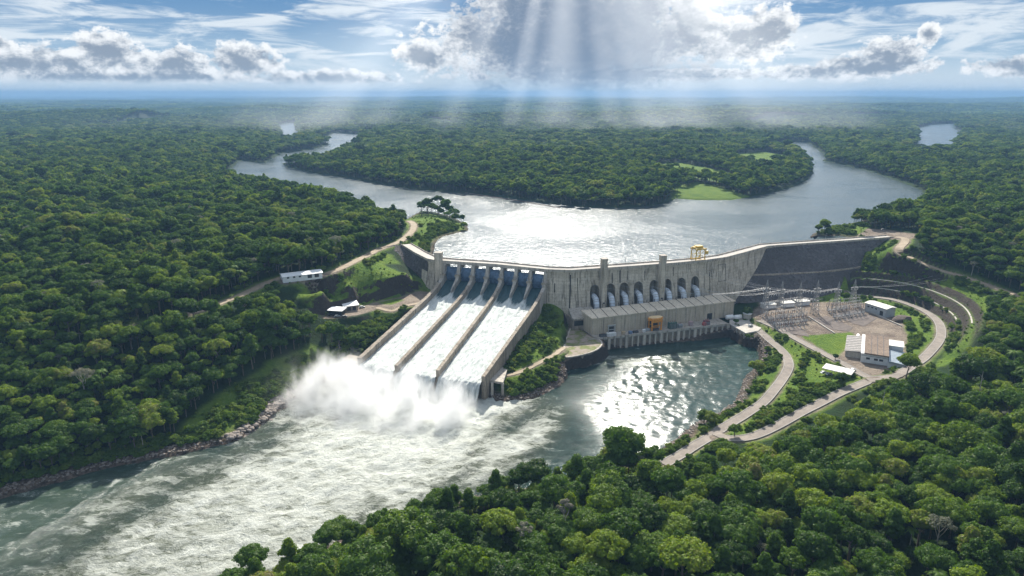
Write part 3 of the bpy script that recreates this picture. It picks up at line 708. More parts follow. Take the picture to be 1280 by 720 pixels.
def resample(line, step):
    pts = [np.array(p) for p in line]; out = [pts[0]]
    for a, b in zip(pts[:-1], pts[1:]):
        n = max(1, int(round(np.hypot(*(b-a))/step)))
        out += [a+(b-a)*(j+1)/n for j in range(n)]
    return out
def sweep(name, line, profile, mat, parent, caps=True, uv=True, z=None):
    """closed cross-section (offset downstream, height) carried along a plan line"""
    ln = [np.array(p) for p in line]; offs = []
    nn = []
    for i, p in enumerate(ln):
        ns = []
        for a, b in ((i-1, i), (i, i+1)):
            if a >= 0 and b < len(ln): t = (ln[b]-ln[a]); t = t/np.hypot(*t); ns.append(np.array((t[1], -t[0])))
        n = sum(ns); n = n/np.hypot(*n); n = n/max(.5, float(n@ns[0])); nn.append(n)
    vs = []; m = len(profile); dist = [0]
    for a, b in zip(ln[:-1], ln[1:]): dist.append(dist[-1]+np.hypot(*(b-a)))
    for i, p in enumerate(ln):
        pr = profile(i/(len(ln)-1)) if callable(profile) else profile; m = len(pr)
        for o_, zz in pr: q = p+nn[i]*o_; vs.append((q[0], q[1], zz))
    fs = []; 
    for i in range(len(ln)-1):
        for k in range(m): fs.append((i*m+k, i*m+(k+1) % m, (i+1)*m+(k+1) % m, (i+1)*m+k))
    if caps: fs += [tuple(range(m)), tuple(range((len(ln)-1)*m, len(ln)*m))[::-1]]
    o = mesh_obj(name, vs, fs, mat, parent); me = o.data
    bm = bmesh.new(); bm.from_mesh(me); bmesh.ops.recalc_face_normals(bm, faces=bm.faces); bm.to_mesh(me); bm.free()
    if uv:
        ul = me.uv_layers.new(name='UVMap')
        for pl in me.polygons:
            for li in pl.loop_indices: vi = me.loops[li].vertex_index; ul.data[li].uv = (dist[vi//m], me.vertices[vi].co.z)
    return o
def crest_at(px_, extra=0.):
    """point on the crest line under image column px_"""
    best = None
    for a, b in zip(CREST[:-1], CREST[1:]):
        for k in range(41):
            q = a+(b-a)*k/40; X, _, _ = proj0(q, 50)
            if best is None or abs(X-px_) < best[0]: t = (b-a)/np.hypot(*(b-a)); best = (abs(X-px_), q, np.array((t[1], -t[0])), t)
    return best[1], best[2], best[3]
def proj0(q, z):
    dz = z-EYE; dep = q[1]*cos(PITCH)-dz*sin(PITCH); up = q[1]*sin(PITCH)+dz*cos(PITCH); return 640+FPX*q[0]/dep, 360-FPX*up/dep, dep
dam = thing('dam', (0, 0, 0), 0, 'long curved concrete dam holding back the reservoir above its spillway', 'dam')
iL, iR = 4, 6                                                # crest stations at the spillway's ends
left_line = resample(CREST[:5], 5); mid_line = resample(CREST[4:7], 4); right_line = resample(CREST[6:16], 5)
BODY = [(0, 50), (0, 48.7), (-.7, 48.4), (-.7, 44.5), (5.6, 2), (-22, 2), (-9.5, 30), (-9.5, 50)]
wall_l = sweep('wall', left_line, BODY, M_face, dam)
wall_r = sweep('wall', right_line, BODY, M_face, dam)
# arched recesses for the penstocks, cut into the face
ARCH = [743.6, 763, 781, 799, 817.7, 835, 852.7, 869.6]
cut = MB(); pens = []
def face_off(z): return -.7 if z > 44.5 else -.7+(44.5-z)*6.3/42.5
for px_ in ARCH:
    q, n, t = crest_at(px_); z0, zs, r = 3.5, 33.5, 3.9
    prof = [(-r, z0), (r, z0)]+[(r*cos(a), zs+r*1.15*sin(a)) for a in np.linspace(0, pi, 11)]
    vs = []; 
    for s in (-5.8, 9.0):
        for (u_, zz) in prof: p = q+n*s+t*u_; vs.append((p[0], p[1], zz))
    m_ = len(prof); cut.add(vs, [tuple(range(m_)), tuple(range(m_, 2*m_))[::-1]]+[(i, m_+i, m_+(i+1) % m_, (i+1) % m_) for i in range(m_)]); pens.append((q, n, t))
def boolean(o, cutter_mb, name='cutter'):
    c = cutter_mb.build(name, M_darkst); bm = bmesh.new(); bm.from_mesh(c.data); bmesh.ops.recalc_face_normals(bm, faces=bm.faces); bm.to_mesh(c.data); bm.free()
    md = o.modifiers.new('cut', 'BOOLEAN'); md.object = c; md.operation = 'DIFFERENCE'; md.solver = 'EXACT'
    dg = bpy.context.evaluated_depsgraph_get(); me = bpy.data.meshes.new_from_object(o.evaluated_get(dg)); o.modifiers.clear(); o.data = me; bpy.data.objects.remove(c)
# slots and a door-like panel on the face too
def slot(px_, z0, z1, w, d):
    q, n, t = crest_at(px_)
    for a in (0,):
        vs = [(*(q+n*s+t*u_), zz) for s in (-6, 8) for (u_, zz) in ((-w/2, z0), (w/2, z0), (w/2, z1), (-w/2, z1))]
    return vs
boolean(wall_r, cut)
M_stain = simple('dark_drain_stain', (.05, .047, .042), .9, var=.4, scale=.6)
def face_strip(px_, z0, z1, w, name, mat, th=.12, parent=dam, lean=True):
    """a raised strip or panel lying on the downstream face"""
    q, n, t = crest_at(px_); m = MB(); zs = np.linspace(z0, z1, 4)
    if z1 > 44.5 > z0: zs = np.array(sorted([z0, 44.5, z1]))
    vs = []
    for zz in zs:
        for s in (-.3, th):
            for u_ in (-w/2, w/2): p = q+n*(face_off(zz)+s)+t*u_; vs.append((p[0], p[1], zz))
    k = len(zs); fs = []
    for i in range(k-1): a = i*4; b = a+4; fs += [(a+2, a+3, b+3, b+2), (a, b, b+1, a+1), (a, a+2, b+2, b), (a+3, a+1, b+1, b+3)]
    fs += [(0, 1, 3, 2), (4*k-4, 4*k-2, 4*k-1, 4*k-3)]; m.add(vs, fs); return m.build(name, mat, parent)
for px_, z0, z1, w in [(713.5, 19, 47, .9), (722.5, 23, 44, .5), (694, 33, 40, .7), (733, 20, 30, .35), (766, 38, 46, .7), (776, 38, 47.8, .9), (785, 40, 47, .4), (807, 38, 46, .5), (843, 40, 47, .4), (888, 24, 40, .5), (890, 36, 47, .3), (758.5, 16, 33, .3), (520, 35, 47, .3), (534, 27, 46, .35), (543, 30, 44, .25)]:
    face_strip(px_, z0, z1, w, 'drain_slot', M_stain)
for px_ in (898.5, 910): pass
fr = MB()
q, n, t = crest_at(903.5)
for (u0, u1, z0, z1) in ((-4.2, -3.9, 31, 45), (3.9, 4.2, 31, 45), (-4.2, 4.2, 44.7, 45.0), (-4.2, 4.2, 31, 31.3)):
    vs = [(*(q+n*(face_off(zz)+s)+t*u_), zz) for s in (-.3, .1) for (u_, zz) in ((u0, z0), (u1, z0), (u1, z1), (u0, z1))]
    fr.add(vs, [(4, 5, 6, 7), (0, 3, 2, 1), (0, 1, 5, 4), (1, 2, 6, 5), (2, 3, 7, 6), (3, 0, 4, 7)])
fr.build('panel_frame', M_stain, dam)
for px_ in (888,): face_strip(px_, 37, 38.6, 1.1, 'inspection_port', M_darkst)
# crest road, parapets and railing over the whole length
road_line = resample(CREST[:16], 5)
full = resample(CREST[:18], 6)
sweep('road_slab', mid_line, [(0, 50), (0, 48.4), (-9.5, 48.4), (-9.5, 50)], M_conc, dam)
sweep('road_surface', full, [(-.45, 50.02), (-9.05, 50.02), (-9.05, 50.06), (-.45, 50.06)], M_deck, dam)
sweep('parapet', full, [(.12, 49.3), (.12, 51.0), (-.28, 51.0), (-.28, 49.98)], M_conc, dam)
sweep('parapet', full, [(-9.2, 49.98), (-9.2, 51.0), (-9.65, 51.0), (-9.65, 49.3)], M_conc, dam)
rl = MB()
for i, p in enumerate(resample(CREST[2:17], 7)):
    pass
st = resample(CREST[2:17], 8)
for a, b in zip(off_line(st, -9.4)[:-1], off_line(st, -9.4)[1:]): rl.tube((*a, 51.7), (*b, 51.7), .06, n=4); rl.tube((*a, 51.0), (*a, 51.7), .06, n=4)
rl.build('railing', M_darkst, dam)
lamp_src = None
for i, p in enumerate(off_line(st, -9.1)):
    if i % 4 != 1: continue
    if lamp_src is None:
        lamp_src = thing('street_lamp', (0, 0, 0), 0, 'thin grey lamp post standing on the crest road of the dam', 'lamp post', 'lamp posts along the crest')
        m = MB(); m.tube((0, 0, 0), (0, 0, 6.2), .11, .06); m.tube((0, 0, 6.1), (0, -1.3, 6.4), .05); m.build('pole', M_galv, lamp_src)
        m = MB(); m.box(-.12, .12, -1.8, -1.1, 6.34, 6.48); m.build('lamp_head', M_grey, lamp_src); L_ = lamp_src
    else: L_ = copy_tree(lamp_src)
    L_.location = (p[0], p[1], 50.06)

# towers standing against the dam
def tower(px_, w, d, ztop, zbot, off, label):
    q, n, t = crest_at(px_); rz = atan2(t[1], t[0]); c = q+n*off
    o = thing('tower', (c[0], c[1], zbot), rz, label, 'tower'); m = MB(); h = ztop-zbot
    m.box(-w/2, w/2, -d/2, d/2, 0, h); bevel(m.build('shaft', M_face, o), .15)
    ul = o.children[0].data.uv_layers.new(name='UVMap')
    m = MB(); m.box(-w/2-.2, w/2+.2, -d/2-.2, d/2+.2, h+.003, h+.5); m.build('cap', M_conc, o)
    for k in range(3): m = MB(); m.box(-w*.18, w*.18, -d/2-.06, -d/2+.2, h*.30+k*h*.22, h*.30+k*h*.22+1.0); m.build('window', M_darkst, o); return o
tower(548.6, 6.0, 5.5, 57.5, 24, 1.0, 'square concrete tower at the left end of the spillway gates')
tower(753.6, 4.6, 4.4, 58.5, 8, 2.4, 'slim concrete tower between the first and second penstock arches')
tower(826.6, 4.6, 4.4, 58.0, 8, 2.6, 'slim concrete tower near the middle of the penstock row')

# penstocks
M_niche = simple('shaded_niche_concrete', (.17, .16, .15), .9)
for i, (q, n, t) in enumerate(pens):
    pen = bpy.data.objects.new('penstock', None); link(pen, dam)
    pts = [q+n*-5.0, q+n*1.5, q+n*4.0, q+n*5.2, q+n*5.9, q+n*6.8, q+n*8.5]; zz = [28.4, 28.2, 27.2, 25, 21, 12, 4]
    m = MB(); m.path([(p[0], p[1], z_) for p, z_ in zip(pts, zz)], 2.2, 18); m.build('pipe', M_pipe, pen, True)
    for k in range(9):
        m = MB(); f = k/8*4.4+1.2; a = int(f); g_ = f-a; p = pts[a]*(1-g_)+pts[a+1]*g_; z_ = zz[a]*(1-g_)+zz[a+1]*g_; d_ = Vector((*(pts[a+1]-pts[a]), zz[a+1]-zz[a])).normalized(); c = Vector((p[0], p[1], z_)); m.tube(c-d_*.16, c+d_*.16, 2.36, n=18); m.build('pipe_ring', M_galv, pen)
    m = MB(); c = q+n*6.0
    m.cbox((c[0], c[1], 8), (6.4, 6, 13), atan2(t[1], t[0])); m.build('saddle', M_conc, pen)
    m = MB(); c = q+n*9.5
    for s in (-3.6, 3.6): m = MB(); e = c+t*s; m.tube((*e, 4), (*e, 27-2*abs(s)/3.6), .22, n=5); m.build('guide_rail', M_darkst, pen)

# ------------------------------------------------------------------ spillway
T0, T1 = CREST[4], CREST[6]; mid = CREST[5]
def gate_pt(f):
    """point along the gate line, f from 0 (left) to 1 (right)"""
    L1 = np.hypot(*(mid-T0)); L2 = np.hypot(*(T1-mid)); s = f*(L1+L2)
    q = T0+(mid-T0)*s/L1 if s < L1 else mid+(T1-mid)*(s-L1)/L2
    return q
dirT = (T1-T0)/np.hypot(*(T1-T0)); NRM = np.array((dirT[1], -dirT[0]))
BOT = {0: P(449, 447, 16), 2: P(495, 456, 16), 4: P(547, 462, 16), 7: P(604, 470, 16)}
WF = [0.012, .155, .292, .43, .567, .705, .843, .985]      # pier positions along the gate line, left to right
def chute_z(s): # water surface height, s from 0 at the gates to 1 at the lip
    return np.interp(s, [-.06, 0, .05, .12, .25, 1.0], [35.5, 34.2, 31.6, 28.6, 25.4, 11.5])
# crest sill (ogee) and floor under the water
sweep('sill', mid_line, [(-9.5, 2), (-9.5, 31), (-6, 34.0), (-1.5, 33.4), (4, 30.2), (12, 25), (12, 2)], M_conc, dam)
TOPS = {k: gate_pt(WF[k]) for k in BOT}
def chute_pt(f, s):
    """plan point: f across (0..1 between left and right outer walls), s down the chute"""
    ks = [0, 2, 4, 7]; fs_ = [WF[k] for k in ks]; top = gate_pt(f)
    b = np.array([np.interp(f, fs_, [BOT[k][c] for k in ks]) for c in (0, 1)])
    return top+(b-top)*s
# piers with gates between them
for k, f in enumerate(WF):
    q = gate_pt(f)+0; longp = k in BOT; w = 2.6
    prof = [(-9.3, 48.38), (-.3, 48.38), (.6, 46.5), (2.2, 40.5), (4.6, 39.6), (4.8, 37.4), (7.5, 36.3), (16.5, 31.8), (17.5, 28), (17.5, 20), (-9.3, 20)]
    nose = 13.5
    d = (chute_pt(f, .3)-q); d = d/np.hypot(*d); s_ = np.array((-d[1], d[0])); nr = NRM
    m = MB(); vs = []
    for sgn in (-1, 1):
        for (o_, zz) in prof:
            ww = w/2 if (longp or o_ < 4.7) else w/2*(1-(o_-4.6)/12.9*.9)
            p = q+(nr if o_ < 0 else d)*o_+dirT*sgn*ww; vs.append((p[0], p[1], zz))
    K_ = len(prof); m.add(vs, [tuple(range(K_)), tuple(range(K_, 2*K_))[::-1]]+[(i, K_+i, K_+(i+1) % K_, (i+1) % K_) for i in range(K_)])
    o_ = m.build('pier', M_conc, dam); bm = bmesh.new(); bm.from_mesh(o_.data); bmesh.ops.recalc_face_normals(bm, faces=bm.faces); bm.to_mesh(o_.data); bm.free()
    m = MB(); c = q+d*3.4; m.cbox((c[0], c[1], 39.9), (w+1.5, 2.2, 1.7), atan2(dirT[1], dirT[0])); m.build('bracket', M_face, dam)
    if k < 7:
        a = gate_pt(f+.0155*1.0); b = gate_pt(WF[k+1]-.0155); m = MB(); rows = []
        for j in range(9):
            g_ = j/8; zz = 34.4+(45.6-34.4)*g_; off = -2.0+1.9*sin(pi*(g_*.9))-1.2*g_; rows.append((off, zz))
        vs = []
        for thick in (0, -.35):
            for off, zz in rows:
                for e in (a, b): p = e+NRM*(off+thick); vs.append((p[0], p[1], zz))
        n2 = 18; fs = []
        for j in range(8): A_ = j*2; fs += [(A_, A_+1, A_+3, A_+2), (n2+A_, n2+A_+2, n2+A_+3, n2+A_+1), (A_, A_+2, n2+A_+2, n2+A_), (A_+1, n2+A_+1, n2+A_+3, A_+3)]
        fs += [(0, n2, n2+1, 1), (16, 17, n2+17, n2+16)]; m.add(vs, fs); g = m.build('gate', M_gate, dam)
        m = MB()
        for zz in (36.4, 38.6, 40.8, 43.0, 45.2):
            off = np.interp(zz, [r[1] for r in rows], [r[0] for r in rows])
            A1 = a+NRM*(off+.15); B1 = b+NRM*(off+.15); m.tube((*A1, zz), (*B1, zz), .12, n=4)
        for h in np.linspace(.12, .88, 5):
            for j in range(8):
                p0 = a+(b-a)*h+NRM*(rows[j][0]+.12); p1 = a+(b-a)*h+NRM*(rows[j+1][0]+.12); m.tube((*p0, rows[j][1]), (*p1, rows[j+1][1]), .14, n=4)
        m.build('gate_rib', M_gate, g)
        for e, r_ in ((a, 1), (b, -1)):
            m = MB(); p0 = e+dirT*r_*.8+NRM*.2; p1 = e+d*3.2+dirT*r_*.1; m.tube((*p0, 38), (*p1, 40), .25, n=5); m.tube((*p0, 43), (*p1, 40), .25, n=5); m.build('gate_arm', M_grey, g)
# chute walls
def wall_ribbon(name, k, half, top_add, s0=.08, s1=1.0, base=None):
    f = WF[k]; N_ = 40; vs = []; top = gate_pt(f); b = BOT[k]
    d = (b-top)/np.hypot(*(b-top)); sd_ = np.array((-d[1], d[0]))
    for i in range(N_+1):
        s = s0+(s1-s0)*i/N_; p = top+(b-top)*s; zt = chute_z(s)+np.interp(s, [0, .1, .2, 1], [5.5, 4.6, 3.9, 4.0])+top_add
        jag = .12*sin(i*2.1)
        for sg, zz in ((-1, zt+jag), (1, zt+jag), (1, -4), (-1, -4)): q = p+sd_*sg*half*(1.0 if zz > 0 else 1.05); vs.append((q[0], q[1], zz))
    fs = []
    for i in range(N_):
        a = i*4; b_ = a+4; fs += [(a, b_, b_+1, a+1), (a+1, b_+1, b_+2, a+2), (a+3, a, b_, b_+3)[::-1]]
    fs += [(0, 1, 2, 3), tuple(4*N_+x for x in (3, 2, 1, 0))]
    o = mesh_obj(name, vs, fs, M_wallc, dam); bm = bmesh.new(); bm.from_mesh(o.data); bmesh.ops.recalc_face_normals(bm, faces=bm.faces); bm.to_mesh(o.data); bm.free(); return o
wall_ribbon('chute_wall', 0, 1.5, .2); wall_ribbon('chute_wall', 2, 1.15, 0); wall_ribbon('chute_wall', 4, 1.15, 0); wall_ribbon('chute_wall', 7, 1.2, .2)
# lip block under each chute
m = MB(); a = chute_pt(WF[0], .965); b = chute_pt(WF[7], .965); a2 = chute_pt(WF[0], .80); b2 = chute_pt(WF[7], .80)
c2 = [chute_pt(WF[k], .975) for k in (0, 2, 4, 7)]+[chute_pt(WF[k], .3) for k in (7, 4, 2, 0)]
m.prism([tuple(p) for p in c2], -5, [10.2]*4+[21]*4); m.build('chute_floor', M_wallc, dam)
# right-hand abutment block beside the lip
m = MB(); q0 = P(606, 478, 9); 
blk = [tuple(P(a_, b_, 10)) for a_, b_ in ((606,474),(629,478),(634,462),(622,456),(612,466))]
m.prism(blk, 8.6, 10.0)
for a_, b_ in ((606.5,476),(615,478),(628,478.5)):
    pp = P(a_, b_, 9.8); m.cbox((pp[0], pp[1]+1.2, 3), (1.6, 2.4, 12), .1)
pp = P(618, 474, 9); m.cbox((pp[0], pp[1]+5.5, 3), (11, 3, 12), .1)
m.build('abutment', M_conc, dam)
m = MB(); blk = [tuple(P(a_, b_, 12)) for a_, b_ in ((428,449),(446,455),(452,447),(437,443))]; m.prism(blk, -3, 12.2); m.build('abutment', M_wallc, dam)

# water on the chutes: one sheet each, falling off the lip
def chute_water_mat():
    m, t, b, out = new_mat('chute_water'); tc = t.node('ShaderNodeTexCoord'); uv = t.xyz(tc.outputs['UV']); fall = t.node('ShaderNodeAttribute', attribute_name='fall').outputs['Fac']; veil = t.node('ShaderNodeAttribute', attribute_name='veil').outputs['Fac']
    v = t.comb(t.math('MULTIPLY', uv[0], 1.0), t.math('MULTIPLY', uv[1], .10), 0.); n = t.noise(v, .55, 6, .65, .3)
    v2 = t.comb(t.math('MULTIPLY', uv[0], 1.0), t.math('MULTIPLY', uv[1], .45), 4.); n2 = t.noise(v2, .30, 8, .7, .8); n3 = t.noise(v2, 1.1, 5, .65)
    k = t.math('ADD', veil, t.math('MULTIPLY', t.math('SUBTRACT', n, .5), 1.0)); k = t.maprange(k, .25, .75)
    base = t.mix(n, (.018, .055, .06), (.06, .13, .145)); foam = t.mix(t.maprange(n2, .30, .58), (.33, .37, .34), (.62, .645, .61))
    c = t.mix(k, base, foam); t.l.new(c, b.inputs['Base Color']); t.l.new(t.maprange(k, 0, 1, .25, .8, False), b.inputs['Roughness'])
    t.l.new(t.bump(t.math('ADD', t.math('MULTIPLY', n2, 1.6), t.math('MULTIPLY', n3, .5)), .8, .8), b.inputs['Normal']); return m
M_chute = chute_water_mat()
def chute_water(k0, k1, seed, sp):
    f0, f1 = WF[k0]+.013, WF[k1]-.013; nx = 90; ns = 170; S = np.linspace(-.07, 1.0, ns); S = np.concatenate([S, 1+np.linspace(.004, .075, 26)]); F_ = np.linspace(f0, f1, nx)
    X = np.zeros((len(S), nx)); Y = X.copy(); Z = X.copy(); U = X.copy(); Vv = X.copy()
    for j, f in enumerate(F_):
        for i, s in enumerate(S):
            ss = min(s, 1.0); p = chute_pt(f, s if s > 0 else 0)+ (NRM*s*150 if s < 0 else 0); X[i, j], Y[i, j] = p
            Z[i, j] = chute_z(ss)
            if s > 1: d = (s-1)*150; Z[i, j] -= .115*d*d+.10*d
            U[i, j] = (f-f0)*105; Vv[i, j] = s*150
    calm = sstep(.02, .3, S)[:, None]; bb = fbm(U/2.2+seed, Vv/7, 4, seed)-.5; lump = fbm(U/2.6, Vv/3.2, 4, seed+9)-.5
    Z += (bb*.9+lump*.5)*(.25+.75*calm)
    tip = sstep(.955, 1.03, S)[:, None]
    fold = (fbm(U/1.9+seed, Vv/5.5, 4, seed+5)-.5)
    Z += tip*fold*3.2; d = (BOT[4]-TOPS[4]); d = d/np.hypot(*d); X += d[0]*tip*fold*4.5; Y += d[1]*tip*fold*4.5
    # fans spreading from the gate bays: smooth dark tongues, white where they meet the piers and each other
    veil = np.zeros(X.shape)+sstep(.05, .30, S)[:, None]*1.35-.28
    for q in sp+[k0, k1]:
        dd = np.abs(F_[None, :]-WF[q])*105; w_ = .8+np.clip(S[:, None], 0, 1)*26; veil += sstep(1., .1, dd/w_)*.75*sstep(.03, .09, S)[:, None]
    veil = np.clip(veil, 0, 1.3)
    # ridge of white water behind splitter piers
    for q in sp:
        dd = np.abs(F_[None, :]-WF[q])*105; Z += sstep(2.6, .2, dd)*sstep(.09, .13, S)[:, None]*sstep(.45, .15, S)[:, None]*1.1
    o = grid_mesh('spillway_water', X, Y, Z, M_chute, {'veil': veil, 'fall': np.repeat(tip, nx, 1) if tip.shape[1] == 1 else tip})
    me = o.data; ul = me.uv_layers.new(name='UVMap'); li = np.zeros(len(me.loops), np.int32); me.loops.foreach_get('vertex_index', li)
    ul.data.foreach_set('uv', np.stack([U.ravel()[li], Vv.ravel()[li]], -1).astype(np.float32).ravel()); tag(o, kind='structure'); return o
chute_water(0, 2, 11, [1]); chute_water(2, 4, 23, [3]); chute_water(4, 7, 37, [5, 6])

# ------------------------------------------------------------------ rockfill embankments at both ends
def embank(name, crest, toe, label, bench=None, N_=14, zc=49.7, seed=1):
    o = thing(name, (0, 0, 0), 0, label, 'embankment')
    C = resample_n(crest, 60); T = resample_n(toe, 60); vs = []; R_ = len(C)
    rows = np.linspace(0, 1, N_*2+1)
    for f in rows:
        for j in range(R_):
            p = C[j]*(1-f)+T[j]*f
            k = 0
            if bench:
                g_ = f+0; z_ = C[j][2]*(1-f)+T[j][2]*f
                kk = .032*(sstep(bench-.035, bench-.03, f)*(1-sstep(bench+.03, bench+.035, f)))
            wob = (fbm(np.array([p[0]/3.]), np.array([p[1]/3.+p[2]/3]), 3, seed)[0]-.5)*1.0*(0 if f < .02 else 1)
            vs.append((p[0], p[1]-wob*.6, p[2]+wob*.5))
    fs = [(i*R_+j, (i+1)*R_+j, (i+1)*R_+j+1, i*R_+j+1) for i in range(len(rows)-1) for j in range(R_-1)]
    # underside so that it is a solid body
    k = len(vs); vs += [(*C[j][:2], 0) for j in range(R_)]
    fs += [(j, j+1, k+j+1, k+j) for j in range(R_-1)]
    mesh_obj('slope', vs, fs, M_rock, o)
    if bench:
        m = MB()
        for j in range(R_-1):
            a = C[j]*(1-bench)+T[j]*bench; b = C[j+1]*(1-bench)+T[j+1]*bench
            m.add([(a[0], a[1]-.9, a[2]+.4), (b[0], b[1]-.9, b[2]+.4), (b[0], b[1]+.5, b[2]+.4), (a[0], a[1]+.5, a[2]+.4), (a[0], a[1]-.9, a[2]-1.2), (b[0], b[1]-.9, b[2]-1.2)], [(0, 1, 2, 3), (4, 5, 1, 0)])
        m.build('berm', M_wallc, o)
    return o
def resample_n(pts, n):
    P3 = [np.array(p, float) for p in pts]; L_ = [0]
    for a, b in zip(P3[:-1], P3[1:]): L_.append(L_[-1]+np.linalg.norm(b-a))
    s = np.linspace(0, L_[-1], n); return [np.array([np.interp(x, L_, [p[c] for p in P3]) for c in range(3)]) for x in s]
def p3(px_, py_, z): q = P(px_, py_, z); return (q[0], q[1], z)
cr = [(*p, 49.6) for p in off_line(CREST, -.2)]
embank('embankment', cr[14:]+[p3(1124, 298, 49.6)], [p3(866, 376, 9), p3(885, 378, 9.5), p3(930, 379, 10.5), p3(1000, 377, 11), p3(1050, 369, 11.5), p3(1062, 363, 14), p3(1072, 350, 20)], 'dark rockfill embankment at the right end of the dam behind the switchyard', bench=.52)
embank('embankment', [p3(466, 315, 49.4), p3(478, 309.5, 49.6), p3(492, 306, 49.7), (*CREST[0], 49.6), (*CREST[1], 49.4), (*CREST[2], 49.2)], [p3(472, 330, 43), p3(485, 340, 37), p3(508, 352, 29), p3(520, 357, 26), p3(532, 359, 25), p3(541, 358, 24.5)], 'grey rockfill slope at the left end of the dam below the dirt road', seed=4)
# ------------------------------------------------------------------ power station, quays, buildings
def frame(a, b, z):
    """origin at pixel a, x axis towards pixel b on the plane z"""
    A_, B_ = P(*a, z), P(*b, z); d = B_-A_; return A_, atan2(d[1], d[0]), float(np.hypot(*d))
M_panel = concrete_mat('station_wall', (.46, .39, .29), (.60, .52, .40), True, .35, 8.2, 30, .8)
M_roofp = concrete_mat('station_roof', (.58, .49, .37), (.74, .65, .51), False, .35)
M_sheet = simple('pale_sheet_roof', (.62, .60, .54), .6, 0, .12, .3)
M_whiteroof = simple('white_sheet_roof', (.80, .80, .78), .5, 0, .05, .3)
M_brown = concrete_mat('brown_roof', (.16, .115, .085), (.26, .195, .145), False, .5)
M_bluegrey = simple('blue_grey_roof', (.27, .32, .36), .45, .1, .15, .3)
M_render = simple('white_render', (.66, .67, .67), .7, 0, .08, .3)
# power station hall
o0, rz, W = frame((740, 419), (931, 393.5), 9.0); 
ps = thing('power_station', (o0[0], o0[1], 9), rz, 'long low concrete powerhouse below the dam in front of the penstocks', 'powerhouse'); W = 126; Dp = 16.5; Hh = 12.6
m = MB(); m.box(0, W, 0, Dp, 0, Hh); w_ = m.build('wall', M_panel, ps); ul = w_.data.uv_layers.new(name='UVMap')
for pl in w_.data.polygons:
    for li in pl.loop_indices: c = w_.data.vertices[w_.data.loops[li].vertex_index].co; ul.data[li].uv = ((c.x if abs(pl.normal.y) > .5 else c.y)+.6, c.z+1)
m = MB(); m.prism([(-.8, -.8), (W+.8, -.8), (W+.8, Dp+.8), (-.8, Dp+.8)], Hh+.003, [Hh+.6, Hh+.6, Hh+1.5, Hh+1.5]); rf = m.build('roof', M_roofp, ps)
for k in range(15):
    x = 4+k*(W-8)/14; m = MB(); m.prism([(x-.16, -.9), (x+.16, -.9), (x+.16+3, Dp+.7), (x-.16+3, Dp+.7)], [Hh+.3]*4, [Hh+.75, Hh+.75, Hh+1.7, Hh+1.7]); m.build('roof_rib', M_stain, rf)
m = MB()
for k in range(14): x = 4+(k+1)*(W-8)/14-4.2; 
for k in range(15):
    x = .35+k*(W-.7)/14; m = MB(); m.box(x-.22, x+.22, -.28, .1, 0, Hh-.1); m.build('pilaster', M_conc, ps)
for x in (14, 47, 101): m = MB(); m.box(x, x+4.6, -.10, .3, 0, 5.2); m.build('door', M_darkst, ps)
# generator hall continues behind: low annex against the dam's foot
m = MB(); m.box(2, W-1, Dp+.9, Dp+9, -3, 6.5); m.build('annex', M_conc, ps)
M_butt = concrete_mat('pale_buttress', (.50, .45, .37), (.66, .60, .51), False, .5)
# quay deck with ribbed wall in the water
q_a, q_b = P(737, 425, 9), P(911.5, 405.2, 9); rq = atan2(*(q_b-q_a)[::-1]); Lq = float(np.hypot(*(q_b-q_a)))
quay = thing('quay', (q_a[0], q_a[1], 0), rq, 'concrete quay with a ribbed wall standing in the water below the powerhouse', 'quay')
m = MB(); m.box(0, Lq, 1.6, 46, -6, 8.1); m.build('wall', M_wallc, quay)
m = MB(); m.box(-1, Lq+.4, -.5, 46, 8.103, 9.0); m.build('deck', M_conc, quay)
m = MB(); m.box(-1, Lq+.4, -.5, -.1, 9.003, 9.9); m.build('parapet', M_conc, quay)
for k in range(25):
    x = 1+k*(Lq-2)/24; wd = 1.1 if k % 3 else 2.1; m = MB(); m.box(x-wd/2, x+wd/2, -.2 if k % 3 else -.6, 1.62, -6, 8.1); m.build('buttress', M_butt, quay)
# right-hand quay platform
rqd = thing('quay', (0, 0, 0), 0, 'concrete corner platform with dark walls at the right end of the ribbed quay', 'quay')
pl = [tuple(P(*p, 9)) for p in [(911.8, 404.8), (932, 416.5), (948, 413.5), (957, 405), (935, 392), (912, 396)]]
m = MB(); m.prism(grow(pl, -.4), -5, 8.3); m.build('wall', M_wallc, rqd); m = MB(); m.prism(pl, 8.303, 9.15); m.build('deck', M_deck, rqd)
a, b, c = [np.array(p) for p in pl[:3]]
for (s, e) in ((a, b), (b, c)):
    for k in range(5):
        q = s+(e-s)*(k+.1)/4.4; m = MB(); m.cbox((q[0], q[1], 1.6), (.9, .9, 13.2), atan2(*(e-s)[::-1])); m.build('buttress', M_conc, rqd)
